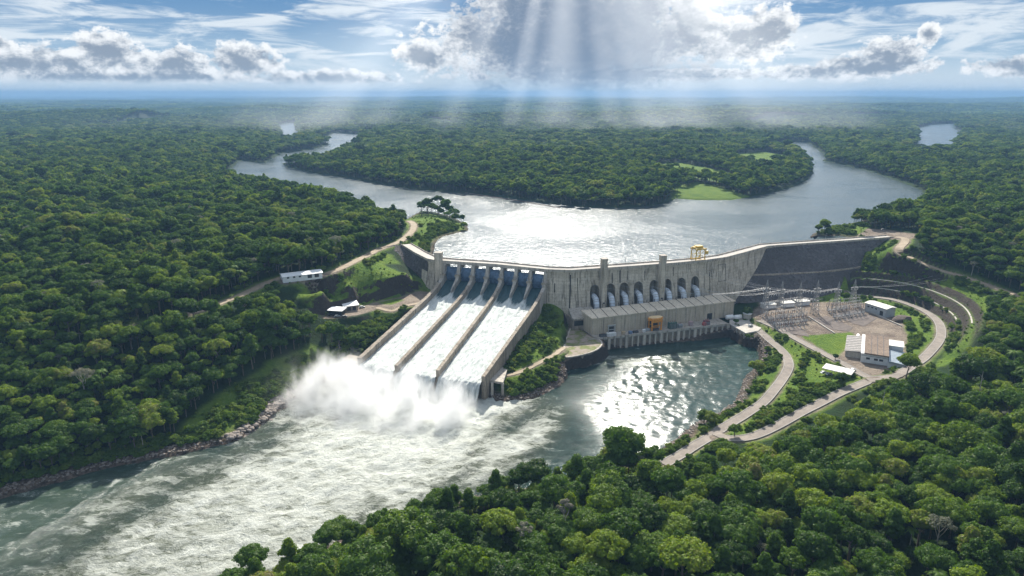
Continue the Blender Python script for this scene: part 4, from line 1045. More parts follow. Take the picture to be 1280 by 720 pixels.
# left rounded platform
lq = thing('quay', (0, 0, 0), 0, 'rounded gravel topped quay with a dark stained wall left of the powerhouse', 'quay')
arc = [(701, 447), (716, 445.5), (735, 441.5), (747, 436.5), (752.5, 431.5), (753, 427), (748, 423), (741, 420.5), (728, 412), (716, 405), (706, 425)]
pl = smooth_line([P(*p, 9) for p in arc], 3); pl = [tuple(p) for p in pl]; lq_poly = pl
m = MB(); m.prism(grow(pl, -.5), -5, 8.2); m.build('wall', M_wallc, lq)
m = MB(); m.prism(pl, 8.203, 9.0); m.build('coping', M_conc, lq)
m = MB(); m.prism(grow(pl, -1.2), 8.7, 9.06)
mg, t_, b_, _o = new_mat('grassy_gravel'); g_ = t_.node('ShaderNodeNewGeometry'); n_ = t_.noise(g_.outputs['Position'], .16, 6, .65); t_.l.new(t_.ramp(n_, [(.36, (.33, .26, .21)), (.50, (.25, .21, .16)), (.56, (.16, .17, .05)), (.7, (.10, .13, .03))]), b_.inputs[0]); b_.inputs['Roughness'].default_value = .95
m.build('gravel_top', mg, lq)
# concrete house at the dam's foot, left of the first penstock
q, n, t = crest_at(723); c = q+n*12; fh = thing('service_house', (c[0], c[1], 8.5), atan2(t[1], t[0]), 'dark slope roofed concrete block at the dam foot left of the penstocks', 'building')
m = MB(); m.box(-10.5, 10.5, -6, 8, 0, 8.5); m.build('wall', M_wallc, fh)
m = MB(); m.prism([(-11, -7), (11, -7), (10, 8.5), (-9, 8.5)], [8.503]*4, [9.4, 9.4, 13.0, 13.0]); m.build('roof', M_conc, fh)
m = MB(); m.box(-9.4, 9.4, -6.15, -5.9, 3.5, 7.4); m.build('opening', M_darkst, fh)
q = P(720.5, 399, 9); bo = thing('site_office', (q[0], q[1], 9), .25, 'small pale cabin at the left back corner of the powerhouse', 'building')
m = MB(); m.box(-4, 4, -2, 2, 0, 3.6); m.build('wall', M_render, bo); m = MB(); m.box(-4.3, 4.3, -2.3, 2.3, 3.603, 3.85); m.build('roof', M_sheet, bo)
for x in (-2.4, .2): m = MB(); m.box(x, x+1.6, -2.06, -1.9, 1.2, 2.5); m.build('window', M_glass, bo)

# ---- cranes
def crane_legs(m, x0, x1, y0, y1, h, r):
    for x in (x0, x1):
        for y in (y0, y1): m.box(x-r, x+r, y-r, y+r, 0, h)
q, n, t = crest_at(876); c = q-n*4.8
yc = thing('gantry_crane', (c[0], c[1], 50.06), atan2(t[1], t[0]), 'yellow gantry crane standing on the crest road above the dam', 'crane')
for x in (-4.4, 4.4):
    for y in (-3.4, 3.4): m = MB(); m.tube((x, y, 0), (x*.9, y, 9.3), .42, n=4); m.build('leg', M_yellow, yc)
m = MB(); 
for y in (-3.4, 3.4): m.box(-5.2, 5.2, y-.45, y+.45, 9.1, 10.1); m.box(-4.8, 4.8, y-.3, y+.3, .3, .9)
for x in (-4.2, 4.2): m.box(x-.35, x+.35, -3.4, 3.4, 9.3, 9.9)
m.build('bridge_beam', M_yellow, yc)
m = MB(); 
for y in (-3.4, 3.4): m.tube((-4.3, y, 1), (4.0, y, 9), .16, n=4); m.tube((4.3, y, 1), (-4.0, y, 9), .16, n=4)
m.tube((-4.3, -3.4, 4.6), (4.3, -3.4, 4.6), .2, n=4); m.tube((-4.3, 3.4, 4.6), (4.3, 3.4, 4.6), .2, n=4); m.build('brace', M_yellow, yc)
m = MB(); m.box(-3.0, 2.6, -2.4, 2.4, 10.1, 12.0); m.box(-5.4, -3.2, -1.6, 1.6, 10.1, 11.3); m.build('hoist_house', M_yellow, yc)
m = MB(); m.box(3.4, 6.2, -5.0, -3.6, 5.6, 8.0); m.build('cabin', M_yellow, yc); 
q = P(818.5, 411.5, 9); oc = thing('gantry_crane', (q[0], q[1], 9), rq+.02, 'orange gantry crane with a broad top on the quay in front of the powerhouse', 'crane')
for x in (-3.9, 3.9):
    for y in (-2.4, 2.4): m = MB(); m.box(x-.45, x+.45, y-.45, y+.45, 0, 7.6); m.build('leg', M_orange, oc)
m = MB()
for y in (-2.4, 2.4): m.box(-4.6, 4.6, y-.5, y+.5, 6.2, 7.5); m.box(-4.2, 4.2, y-.2, y+.2, 3.2, 3.7); m.box(-4.4, 4.4, y-.35, y+.35, .1, .7)
m.build('frame', M_orange, oc)
m = MB(); m.prism([(6.2*cos(a), 3.6*sin(a)) for a in np.linspace(0, 2*pi, 17)[:-1]], 7.6, 9.6); bevel(m.build('hoist_platform', M_orange, oc), .3, 2)
m = MB(); m.prism([(5.6*cos(a), 3.1*sin(a)) for a in np.linspace(0, 2*pi, 17)[:-1]], 9.603, 9.9); m.build('hoist_cover', simple('cream_cover', (.70, .52, .28), .7), oc)
m = MB(); m.box(-1.5, 1.5, -1.2, 1.2, 2.4, 6.1); m.build('hook_block', M_darkst, oc)

# ---- plant on the quay deck
def on_quay(x, y): ca, sa = cos(rq), sin(rq); return (q_a[0]+x*ca-y*sa, q_a[1]+x*sa+y*ca)
def transformer(x, y, w, h, mat, label, group=None):
    p = on_quay(x, y); o = thing('transformer', (p[0], p[1], 9), rq, label, 'transformer', group); m = MB(); m.box(-w/2, w/2, -1.6, 1.6, .3, h); m.build('tank', mat, o)
    m = MB()
    for k in range(6): xx = -w/2+.3+k*(w-.6)/5; m.box(xx-.1, xx+.1, -2.1, -1.62, .7, h-.6)
    m.build('radiator', M_grey, o)
    for xx in (-w*.28, 0, w*.28):
        m = MB(); m.path([(xx, 0, h-.05), (xx, 0, h+.5), (xx, 0, h+1.1), (xx, 0, h+1.7)], [.28, .34, .22, .12], 8); m.build('bushing', simple('porcelain', (.35, .22, .16), .3), o)
    return o
transformer(70, 4.4, 6.4, 5.0, M_green, 'green transformer beside the orange crane on the quay')
transformer(76.5, 4.6, 3.2, 3.0, M_grey, 'small grey transformer between the green one and the orange crane')
transformer(100, 4.6, 4.2, 3.4, simple('dull_maroon', (.20, .07, .08), .6), 'maroon transformer right of the orange crane on the quay')
def crate(name, x, y, dims, mat, label, group=None, cat='container', rot=0.):
    p = on_quay(x, y); o = thing(name, (p[0], p[1], 9), rq+rot, label, cat, group); L_, D1, H1 = dims
    m = MB(); m.box(-L_/2, L_/2, -D1/2, D1/2, .15, H1); bevel(m.build('body', mat, o), .06)
    m = MB()
    for k in range(int(L_/.5)): xx = -L_/2+.25+k*.5; m.box(xx-.06, xx+.06, -D1/2-.05, -D1/2+.02, .3, H1-.15)
    m.build('ribbing', M_grey, o); m = MB(); m.box(-L_/2+.1, L_/2-.1, -D1/2+.1, D1/2-.1, 0, .15); m.build('skid', M_darkst, o); return o
M_red = simple('red_paint', (.38, .07, .06), .5); M_tan = simple('tan_paint', (.45, .34, .2), .6); M_blue = simple('blue_paint', (.10, .18, .32), .5)
items = [('white equipment box with a ladder frame near the left end of the quay', 20, 3.2, (7, 3, 2.6), M_white), ('dark equipment skid beside the white box on the quay', 13, 3.6, (5, 2.4, 2.0), M_darkst), ('tan crate standing alone on the left part of the quay', 31, 3.8, (2.6, 2.2, 2.2), M_tan),
 ('blue crate in the row of plant on the quay', 37, 3.4, (2.4, 2, 2.0), M_blue), ('low black bin in the row of plant on the quay', 42, 4.2, (4, 2, 1.5), M_darkst), ('white cube shaped crate in the middle of the quay', 49, 3.4, (2, 2, 2.2), M_white),
 ('low grey box behind the white cube on the quay', 53, 5.6, (4, 2, 1.8), M_grey), ('dark low box left of the green transformer', 60, 4.0, (5, 2.2, 1.6), M_darkst), ('red crate right of the maroon transformer', 104.5, 3.2, (2.6, 2.2, 2.4), M_red),
 ('pale crate at the right of the red one on the quay', 109, 4.8, (3, 2, 2.8), M_white), ('pink grey crate behind the orange crane', 94, 6.6, (3, 2, 3.2), simple('dusty_pink', (.42, .28, .27), .7))]
for lb, x, y, d, mt in items: crate('equipment_box', x*.93, y, d, mt, lb)
p = on_quay(19, 3.6); gf = thing('small_gantry', (p[0], p[1], 9), rq, 'pale steel frame hoist near the left end of the quay', 'hoist')
for x in (-2.6, 2.6): m = MB(); m.box(x-.3, x+.3, -.3, .3, 0, 7.4); m.build('leg', M_galv, gf)
m = MB(); m.box(-3.1, 3.1, -.4, .4, 7.4, 8.4); m.box(-2.4, 2.4, -.2, .2, 4.6, 5.0); m.build('beam', M_galv, gf)

# ---- vehicles
def car(x, y, z, rz, mat, label, group, kind='car', cat='car'):
    o = thing('parked_van' if kind == 'van' else ('parked_truck' if kind == 'truck' else 'parked_car'), (x, y, z), rz, label, cat, group)
    L_, W_, H_ = {'car': (4.4, 1.8, 1.45), 'van': (6.2, 2.2, 2.6), 'truck': (8.2, 2.5, 3.2)}[kind]; hb = H_*(.55 if kind == 'car' else .5)
    if kind == 'car': prof = [(-L_/2, .35), (L_/2, .35), (L_/2, hb*.9), (L_*.28, hb), (L_*.12, H_), (-L_*.28, H_), (-L_*.42, hb), (-L_/2, hb*.95)]
    elif kind == 'van': prof = [(-L_/2, .4), (L_/2, .4), (L_/2, H_*.45), (L_*.40, H_*.55), (L_*.28, H_), (-L_/2, H_)]
    else: prof = [(-L_/2, .6), (L_/2, .6), (L_/2, H_*.75), (L_*.30, H_*.8), (L_*.29, H_*.55), (L_*.24, H_*.55), (L_*.24, H_), (-L_/2, H_)]
    n = len(prof); m = MB(); m.add([(x_, s*W_/2, z_) for s in (-1, 1) for x_, z_ in prof], [tuple(range(n)), tuple(range(n, 2*n))[::-1]]+[(i, n+i, n+(i+1) % n, (i+1) % n) for i in range(n)])
    b = m.build('body', mat, o); bm = bmesh.new(); bm.from_mesh(b.data); bmesh.ops.recalc_face_normals(bm, faces=bm.faces); bm.to_mesh(b.data); bm.free(); bevel(b, .08, 2)
    m = MB()
    if kind == 'car': m.prism([(-L_*.36, -W_/2-.01), (L_*.20, -W_/2-.01), (L_*.20, W_/2+.01), (-L_*.36, W_/2+.01)], hb+.05, H_-.14)
    elif kind == 'van': m.box(L_*.25, L_*.395, -W_/2-.01, W_/2+.01, H_*.58, H_*.85)
    else: m.box(L_*.32, L_*.505, -W_/2-.01, W_/2+.01, H_*.48, H_*.68)
    m.build('windows', M_glass, o)
    for sx in (-.31, .31):
        for sy in (-1, 1): m = MB(); r = .34 if kind == 'car' else .45; m.tube((sx*L_, sy*(W_/2-.12), r), (sx*L_, sy*(W_/2+.06), r), r, n=12); m.build('wheel', M_rubber, o)
    return o
def car_px(px_, py_, z, *a, **k): q = P(px_, py_, z); return car(q[0], q[1], z, *a, **k)
car_px(727.5, 408.5, 9.06, -.9, M_white, 'white truck parked on the quay beside the left end of the powerhouse', None, kind='truck', cat='truck')
car_px(938, 408, 9.25, .6, M_grey, 'grey car on the road at the right end of the quay', None)
car_px(1029.5, 466.5, 11.1, .35, M_white, 'white car parked at the left end under the flat roofed shelter', None)
car_px(1036, 468.5, 11.1, .35, M_grey, 'grey car parked second from the left under the shelter', None)
car_px(1066, 463, 11.4, .5, M_white, 'white pickup sized car parked at the right end of the shelter', None)
car_px(1062, 467, 11.4, .5, M_darkst, 'dark car parked just outside the right end of the shelter', None)
car_px(1121, 448, 12.0, 1.2, M_white, 'white van parked beside the brown roofed workshop', None, kind='van', cat='van')
car_px(1130, 446, 12.0, 1.4, M_darkst, 'dark car parked in the yard right of the workshop', None)
car_px(1122, 434, 12.0, 1.1, M_darkst, 'dark car parked behind the blue grey lean-to of the workshop', None)
car_px(414, 394.5, 25.0, .3, M_darkst, 'dark car parked in front of the small white shed', None)
car_px(421.5, 396, 25.0, .2, M_grey, 'grey car parked at the front right of the small white shed', None)
car_px(430.5, 396.5, 25.0, .6, M_darkst, 'black car parked apart on the dirt pad near the sheds', None)
car_px(452.5, 384.5, 25.0, .4, M_grey, 'grey car behind the larger white shed on the pad', None)
car_px(1104, 287.5, 52.0, .1, M_darkst, 'dark car on the empty gravel lot beyond the dam end', None)

# ---- sheds and workshops
def gable(name, a, b, z, dep, wall_h, rise, wall_m, roof_m, label, over=.6, wins=(), doors=(), cat='building', flat=False, base=0.):
    o0, rz, W = frame(a, b, z); o = thing(name, (o0[0], o0[1], z), rz, label, cat)
    m = MB()
    if flat: m.box(0, W, 0, dep, -1.5, wall_h)
    else:
        m.add([(x, y, zz) for x in (0, W) for y, zz in ((0, -1.5), (dep, -1.5), (dep, wall_h), (dep/2, wall_h+rise), (0, wall_h))], [(0, 1, 2, 3, 4), (9, 8, 7, 6, 5), (0, 5, 6, 1), (1, 6, 7, 2), (2, 7, 8, 3), (3, 8, 9, 4), (4, 9, 5, 0)][:4]+[(2, 7, 8, 3), (3, 8, 9, 4), (4, 9, 5, 0)])
    m.build('wall', wall_m, o)
    m = MB(); t_ = .22
    if flat: m.prism([(-over, -over), (W+over, -over), (W+over, dep+over), (-over, dep+over)], wall_h+.003, [wall_h+.35, wall_h+.35, wall_h+.35+rise, wall_h+.35+rise])
    else:
        k = rise/(dep/2)
        for (y0, y1) in ((-over, dep/2), (dep+over, dep/2)):
            z0 = wall_h-k*over+.02; z1 = wall_h+rise+.02
            m.add([(-over, y0, z0), (W+over, y0, z0), (W+over, y1, z1), (-over, y1, z1), (-over, y0, z0+t_), (W+over, y0, z0+t_), (W+over, y1, z1+t_), (-over, y1, z1+t_)], [(4, 5, 6, 7), (0, 3, 2, 1), (0, 1, 5, 4), (1, 2, 6, 5), (2, 3, 7, 6), (3, 0, 4, 7)])
    m.build('roof', roof_m, o)
    for (x, w, z0, z1) in wins: m = MB(); m.box(x*W, x*W+w, -.07, .15, z0, z1); m.build('window', M_glass, o)
    for (x, w, h) in doors: m = MB(); m.box(x*W, x*W+w, -.07, .15, 0, h); m.build('door', M_darkst, o)
    return o, W
gable('long_shed', (354, 351.5), (403, 345.5), 48.2, 11, 3.0, 1.2, M_render, M_whiteroof, 'long white sheet roofed shed on the ridge beside the dirt road', wins=[(.1, 1.6, 1.4, 2.8), (.25, 1.6, 1.4, 2.8), (.4, 1.6, 1.4, 2.8)], doors=[(.62, 3.2, 3.2), (.8, 3.2, 3.2)])
gable('open_shed', (411.5, 393.5), (427, 394.5), 25, 6.6, 3.4, .5, M_darkst, M_whiteroof, 'small white flat roofed shed on the dirt pad, the nearer of two', flat=True, over=1.0)
gable('open_shed', (431, 389), (447.5, 387), 25, 9.0, 3.6, .7, M_wallc, M_whiteroof, 'larger white flat roofed shed on the dirt pad, behind the small one', flat=True, over=1.0, doors=[(.2, 2.5, 2.8), (.6, 2.5, 2.8)])
# warehouse
o0 = P(1106.7, 395.5, 12); a = P(1080, 387, 12); b = P(1121, 393, 12); d = a-o0; rz = atan2(d[1], d[0])
wh, W_ = gable('warehouse', (1080.5, 387.5), (1106.7, 396), 12, 10.5, 6.2, .9, simple('ribbed_grey_cladding', (.38, .41, .42), .6, 0, .12, .5), M_sheet, 'grey warehouse with a pale roof behind the switchyard', doors=[(.72, 3, 3.6)], wins=[(.12, 1.8, 3.4, 4.4), (.3, 1.8, 3.4, 4.4), (.48, 1.8, 3.4, 4.4)])
q = P(1127, 399, 12); mo = thing('gravel_heap', (q[0], q[1], 12), .4, 'dark heap of gravel behind the grey warehouse', 'heap')
iv, jf = ico(); w = iv*(1+np.random.default_rng(3).normal(size=(len(iv), 1))*.06)*np.array((9.5, 5, 3.0)); mesh_obj('pile', w, jf, simple('dark_gravel', (.10, .075, .06), .95, 0, .3, .8), mo)
# workshop with brown roof, grey lean-to at the left, blue-grey lean-to at the right
o0, rz, W = frame((1075.5, 451.5), (1101.5, 456.5), 11.5); ws = thing('workshop', (o0[0], o0[1], 11.5), rz+.12, 'white walled workshop with a long brown roof beside the switchyard', 'building')
Wm, Lm = 15.5, 40
m = MB(); m.box(0, Wm, 0, Lm, -1, 5.6); m.build('wall', M_render, ws)
m = MB(); m.prism([(1.6, -.7), (Wm+.4, -.7), (Wm+.4, Lm+.5), (1.6, Lm+.5)], 5.603, 6.5); rf = m.build('roof', M_brown, ws)
for k in range(3):
    m = MB(); x = 5.4+k*3.6; m.box(x, x+.25, -.6, Lm+.4, 6.503, 6.62); m.build('roof_seam', M_darkst, rf)
m = MB(); m.box(2.2, Wm-.2, 1, Lm-1, 6.503, 6.51)
m = MB(); m.prism([(-.4, -.4), (1.55, -.4), (1.55, Lm+.3), (-.4, Lm+.3)], 5.603, 5.9); m.build('gutter_strip', M_white, ws)
for x in (3.0, 7.6, 10.6): m = MB(); m.box(x, x+2.2, -.08, .2, 2.0, 3.4); m.build('window', M_glass, ws)
m = MB(); m.box(.1, Wm-.1, -.06, .1, 4.2, 4.6); m.build('blue_band', M_bluegrey, ws)
m = MB(); m.box(-9.5, -.02, 6, Lm-1, -1, 3.6); m.build('left_annex', M_conc, ws)
m = MB(); m.prism([(-10, 5.4), (-.03, 5.4), (-.03, Lm-.5), (-10, Lm-.5)], 3.603, [3.9, 4.9, 4.9, 3.9]); ar = m.build('left_annex_roof', simple('grey_ribbed_roof', (.24, .22, .20), .7, 0, .25, .7), ws)
for k in range(9):
    y = 7+k*3.7; m = MB(); m.prism([(-9.9, y), (-.1, y), (-.1, y+.2), (-9.9, y+.2)], 3.7, [4.05, 5.02, 5.02, 4.05]); m.build('roof_seam', M_darkst, ar)
m = MB(); m.box(Wm+.02, Wm+9.5, -3, Lm*.52, -1, 2.9); m.build('right_annex', M_render, ws)
m = MB(); m.prism([(Wm+.42, -3.6), (Wm+10.2, -3.6), (Wm+10.2, Lm*.54), (Wm+.42, Lm*.54)], 2.903, [4.3, 3.3, 3.3, 4.3]); m.build('right_annex_roof', M_bluegrey, ws)
m = MB(); m.box(Wm+1, Wm+9, Lm*.56, Lm*.86, -1, 6.2); m.build('stair_block', M_render, ws); m = MB(); m.box(Wm+.5, Wm+9.5, Lm*.55, Lm*.87, 6.203, 6.6); m.build('stair_block_roof', M_sheet, ws)
for k in range(3): m = MB(); m.box(Wm+9.44, Wm+9.56, -1+k*6, 2.2+k*6, .6, 2.3); m.build('door', M_darkst, ws)
q = P(1072, 425, 11.5); tk = thing('storage_tank', (q[0], q[1], 11.5), rz+.12+pi/2, 'long white horizontal tank beside the left wall of the workshop', 'tank')
m = MB(); m.path([(-7, 0, 1.7), (-6.6, 0, 1.7), (6.6, 0, 1.7), (7, 0, 1.7)], [.5, 1.1, 1.1, .5], 14); m.build('shell', M_white, tk, True); 
for x in (-4.5, 0, 4.5): m = MB(); m.box(x-.3, x+.3, -.9, .9, 0, 1.2); m.build('saddle', M_conc, tk)
# shelter for cars
sh = thing('car_shelter', (*P(1028.5, 466.5, 11), 11), frame((1028.5, 466.5), (1053, 472.5), 11)[1], 'cream flat roofed shelter over parked cars beside the road', 'shelter'); Wm = 15.8
m = MB(); m.prism([(-.7, -.8), (Wm+.7, -.8), (Wm+.7, 7.4), (-.7, 7.4)], 3.3, [3.7, 3.7, 4.3, 4.3]); m.build('roof', M_sheet, sh)
for x in (0, Wm/3, Wm*2/3, Wm):
    for y in (.1, 6.6): m = MB(); m.box(x-.12, x+.12, y-.12, y+.12, -.6, 3.3); m.build('post', M_galv, sh)
m = MB(); m.box(Wm*.6, Wm, 2.6, 6.4, -.6, 2.9); m.build('store_room', M_render, sh)
# white tanks by the right end of the powerhouse
for i, (px_, lb) in enumerate(((913.5, 'white horizontal tank at the right end of the powerhouse, the left one'), (924, 'white horizontal tank at the right end of the powerhouse, the right one'))):
    q = P(px_, 401.3, 9.1); tk = thing('storage_tank', (q[0], q[1]+4, 9.1), rq, lb, 'tank'); m = MB(); m.path([(-3.3, 0, 2.1), (-2.9, 0, 2.1), (2.9, 0, 2.1), (3.3, 0, 2.1)], [.8, 1.7, 1.7, .8], 16); m.build('shell', M_white, tk, True)
    for x in (-2, 2): m = MB(); m.box(x-.3, x+.3, -1.3, 1.3, 0, 1.2); m.build('saddle', M_conc, tk)
q = P(935.5, 400.5, 9.2); rt = thing('round_tank', (q[0], q[1]+3.5, 9.2), 0, 'round grey tank with a white lid right of the horizontal tanks', 'tank'); m = MB(); m.tube((0, 0, 0), (0, 0, 4.6), 3.2, n=24); m.build('shell', M_conc, rt, False); m = MB(); m.path([(0, 0, 4.603), (0, 0, 5.3), (0, 0, 5.9)], [3.5, 3.3, .8], 24); m.build('lid', M_white, rt)
for px_, py_, w_, lb in ((962, 385, 10, 'low pale shed behind the first lattice tower'), (985, 383, 9, 'low pale shed behind the second lattice tower'), (1004, 381, 10, 'low pale shed behind the third lattice tower')):
    gable('switch_house', (px_-7, py_+1.2), (px_+8, py_), 11.2, 5, 3.0, .5, M_render, M_sheet, lb, flat=True, over=.4)

# ---- switchyard: lattice towers, beams, lines
M_lat = simple('lattice_steel', (.36, .35, .34), .6, .3, .15)
def lattice(m, H_, w0, w1, seg, r=.10, top=4.):
    lv = [(H_*k/seg, w0+(w1-w0)*k/seg) for k in range(seg+1)]
    cs = [(-1, -1), (1, -1), (1, 1), (-1, 1)]
    for k in range(seg):
        (z0, a), (z1, b) = lv[k], lv[k+1]
        for i in range(4):
            c, d = cs[i], cs[(i+1) % 4]
            m.tube((c[0]*a, c[1]*a, z0), (c[0]*b, c[1]*b, z1), r*1.5, n=4, caps=False)
            m.tube((c[0]*a, c[1]*a, z0), (d[0]*b, d[1]*b, z1), r, n=3, caps=False); m.tube((d[0]*a, d[1]*a, z0), (c[0]*b, c[1]*b, z1), r, n=3, caps=False)
            m.tube((c[0]*b, c[1]*b, z1), (d[0]*b, d[1]*b, z1), r, n=3, caps=False)
    for c in cs: m.tube((c[0]*w1, c[1]*w1, H_), (0, 0, H_+top), r*1.3, n=4, caps=False)
TW = [(955, 396, 30, 'lattice tower at the left end of the switchyard by the powerhouse'), (974, 393, 27, 'lattice tower second from the left in the switchyard row'), (997.5, 389, 24, 'lattice tower third from the left in the switchyard row'), (1018, 392, 27.5, 'tall lattice tower in the middle of the switchyard row'), (1045, 385, 22, 'lattice tower fifth from the left in the switchyard row'), (1065.5, 380, 21, 'lattice tower at the right end of the switchyard row')]
TP = []
for (px_, py_, H_, lb) in TW:
    q = P(px_, py_, 11.2); o = thing('lattice_tower', (q[0], q[1], 11.2), .15, lb, 'pylon'); m = MB(); lattice(m, H_-6, 2.3, .9, 6, .12, 6.5); m.build('mast', M_lat, o); TP.append((q, H_))
    m = MB(); zz = (H_-6)*.95; m.box(-3.2, 3.2, -.35, .35, zz-.3, zz+.3); m.build('cross_arm', M_lat, o)
    for sx in (-2.9, 0, 2.9): m = MB(); m.path([(sx, 0, zz-.3), (sx, 0, zz-1.9)], .2, 6); m.build('insulator', M_white, o)
    for cx_ in (-2.3, 2.3):
        for cy2 in (-2.3, 2.3): m = MB(); m.box(cx_-.5, cx_+.5, cy2-.5, cy2+.5, -.4, .35); m.build('footing', M_conc, o)
def truss(a, b, za, zb, label):
    o = thing('lattice_beam', (a[0], a[1], za), 0, label, 'gantry beam'); m = MB(); v = Vector((b[0]-a[0], b[1]-a[1], zb-za)); n = max(4, int(v.length/2.2)); s = v.cross(Vector((0, 0, 1))).normalized()*.55; u = Vector((0, 0, 1.1))
    for k in range(n):
        p0 = v*k/n; p1 = v*(k+1)/n
        for e in (s, -s, s+u, u-s): m.tube(p0+e, p1+e, .09, n=4, caps=False)
        m.tube(p0+s, p1+s+u, .07, n=3, caps=False); m.tube(p0-s, p1-s+u, .07, n=3, caps=False); m.tube(p0+s, p1-s, .07, n=3, caps=False); m.tube(p0+s+u, p1+u-s, .07, n=3, caps=False)
    m.build('truss', M_lat, o)
    for k in range(1, 6): p = v*k/6; m = MB(); m.path([p+Vector((0, 0, 0)), p+Vector((0, 0, -1.5))], .16, 6); m.build('insulator', M_white, o)
tn = ['first', 'second', 'third', 'fourth', 'fifth', 'sixth']
for i in range(4): truss(TP[i][0], TP[i+1][0], 11.2+17.5, 11.2+17.5-(1.5 if i == 3 else 0), 'upper lattice beam between the %s and %s tower of the switchyard row' % (tn[i], tn[i+1]))
for i in range(3): truss(TP[i][0], TP[i+1][0], 11.2+11, 11.2+11, 'lower lattice beam between the %s and %s tower of the switchyard row' % (tn[i], tn[i+1]))
def cable(a, b, sag, label, r=.07, group=None, n=20):
    a = Vector(a); b = Vector(b); m = MB(); pts = []
    for k in range(n+1): f = k/n; p = a.lerp(b, f); pts.append(p-Vector((0, 0, sag*4*f*(1-f))))
    m.path(pts, r, 4); o = m.build('power_line', M_galv); tag(o, label, 'cable', group); return o
W1 = ['first', 'second', 'third', 'fourth', 'fifth', 'sixth', 'seventh']
def along(v, i): return (v[0], v[1])
ends = [(TP[0][0], 11.2+TP[0][1]-7), (TP[1][0], 11.2+TP[1][1]-7), (TP[2][0], 11.2+TP[2][1]-7)]
for i, px_ in enumerate((741, 760, 779, 797, 815, 833, 850)):
    q, n, t = crest_at(px_); k = i % 3; e = ends[0 if i < 4 else 1]; off = (k-1)*2.6
    cable((*(q+n*(face_off(37)+.1)), 38.0+k*1.2), (e[0][0]+off, e[0][1], e[1]+(i % 2)), 7+i*.3, 'thin power line hanging from the dam face at the %s arch from the left' % W1[i], r=.085, group=None)
for i, px_ in enumerate((868, 874, 880, 886)):
    q, n, t = crest_at(px_); e = ends[1 if i < 2 else 2]
    cable((*(q+n*(face_off(44)+.1)), 43.0), (e[0][0]+(i % 2)*2.6, e[0][1], e[1]), 3.5, 'power line from the dam face right of the last arch to the %s tower' % ('second' if i < 2 else 'third'), r=.085, group='power lines to the %s tower' % ('second' if i < 2 else 'third'))
for i in range(3):
    q = Q(1165+i*9, 351+i*2); cable((TP[5][0][0], TP[5][0][1]+(i-1)*2, 11.2+TP[5][1]-6), (q[0], q[1], gz(q)+3), 2.5, 'power line running up the hillside from the right end tower', r=.07, group='power lines up the hillside')
# bus supports, breakers and low portals
M_porc = simple('brown_porcelain', (.20, .11, .08), .3); M_pporc = simple('pale_porcelain', (.62, .60, .57), .35)
def post_src(kind):
    o = thing('switchgear_post', (0, 0, 0), 0, 'x', 'switchgear', 'y'); m = MB()
    h = [4.6, 5.6, 3.4][kind]
    m.box(-.16, .16, -.16, .16, 0, h*.55); m.box(-.5, .5, -.5, .5, 0, .3)
    if kind == 2: m.box(-1.2, 1.2, -.5, .5, h*.42, h*.62)
    m.build('stand', M_lat, o)
    for x in ((0,), (-.9, .9), (-.8, 0, .8))[kind]:
        m = MB(); n_ = 8; m.path([(x, 0, h*.55+(h*.45)*k/n_) for k in range(n_+1)], [.14+.12*(k % 2) for k in range(n_+1)], 7); m.build('insulator', M_pporc if kind != 1 else M_porc, o)
    if kind: m = MB(); m.box(-1.4, 1.4, -.12, .12, h*.5, h*.57); m.tube((-1.4, 0, h+.1), (1.4, 0, h+.1), .08, n=5); m.build('crossbar', M_lat, o)
    return o
srcs = [post_src(k) for k in range(3)]; used = [False]*3
R_px = random.Random(4)
CL = [((957, 398), (1000, 393), (1010, 409), (972, 413), 9, 8, 'slim insulator post standing in the left block of switchgear near the grass triangle', 'switchgear of the left block'), ((1034, 388), (1072, 384), (1080, 396), (1046, 402), 8, 6, 'slim insulator post standing in the right block of switchgear near the warehouse', 'switchgear of the right block')]
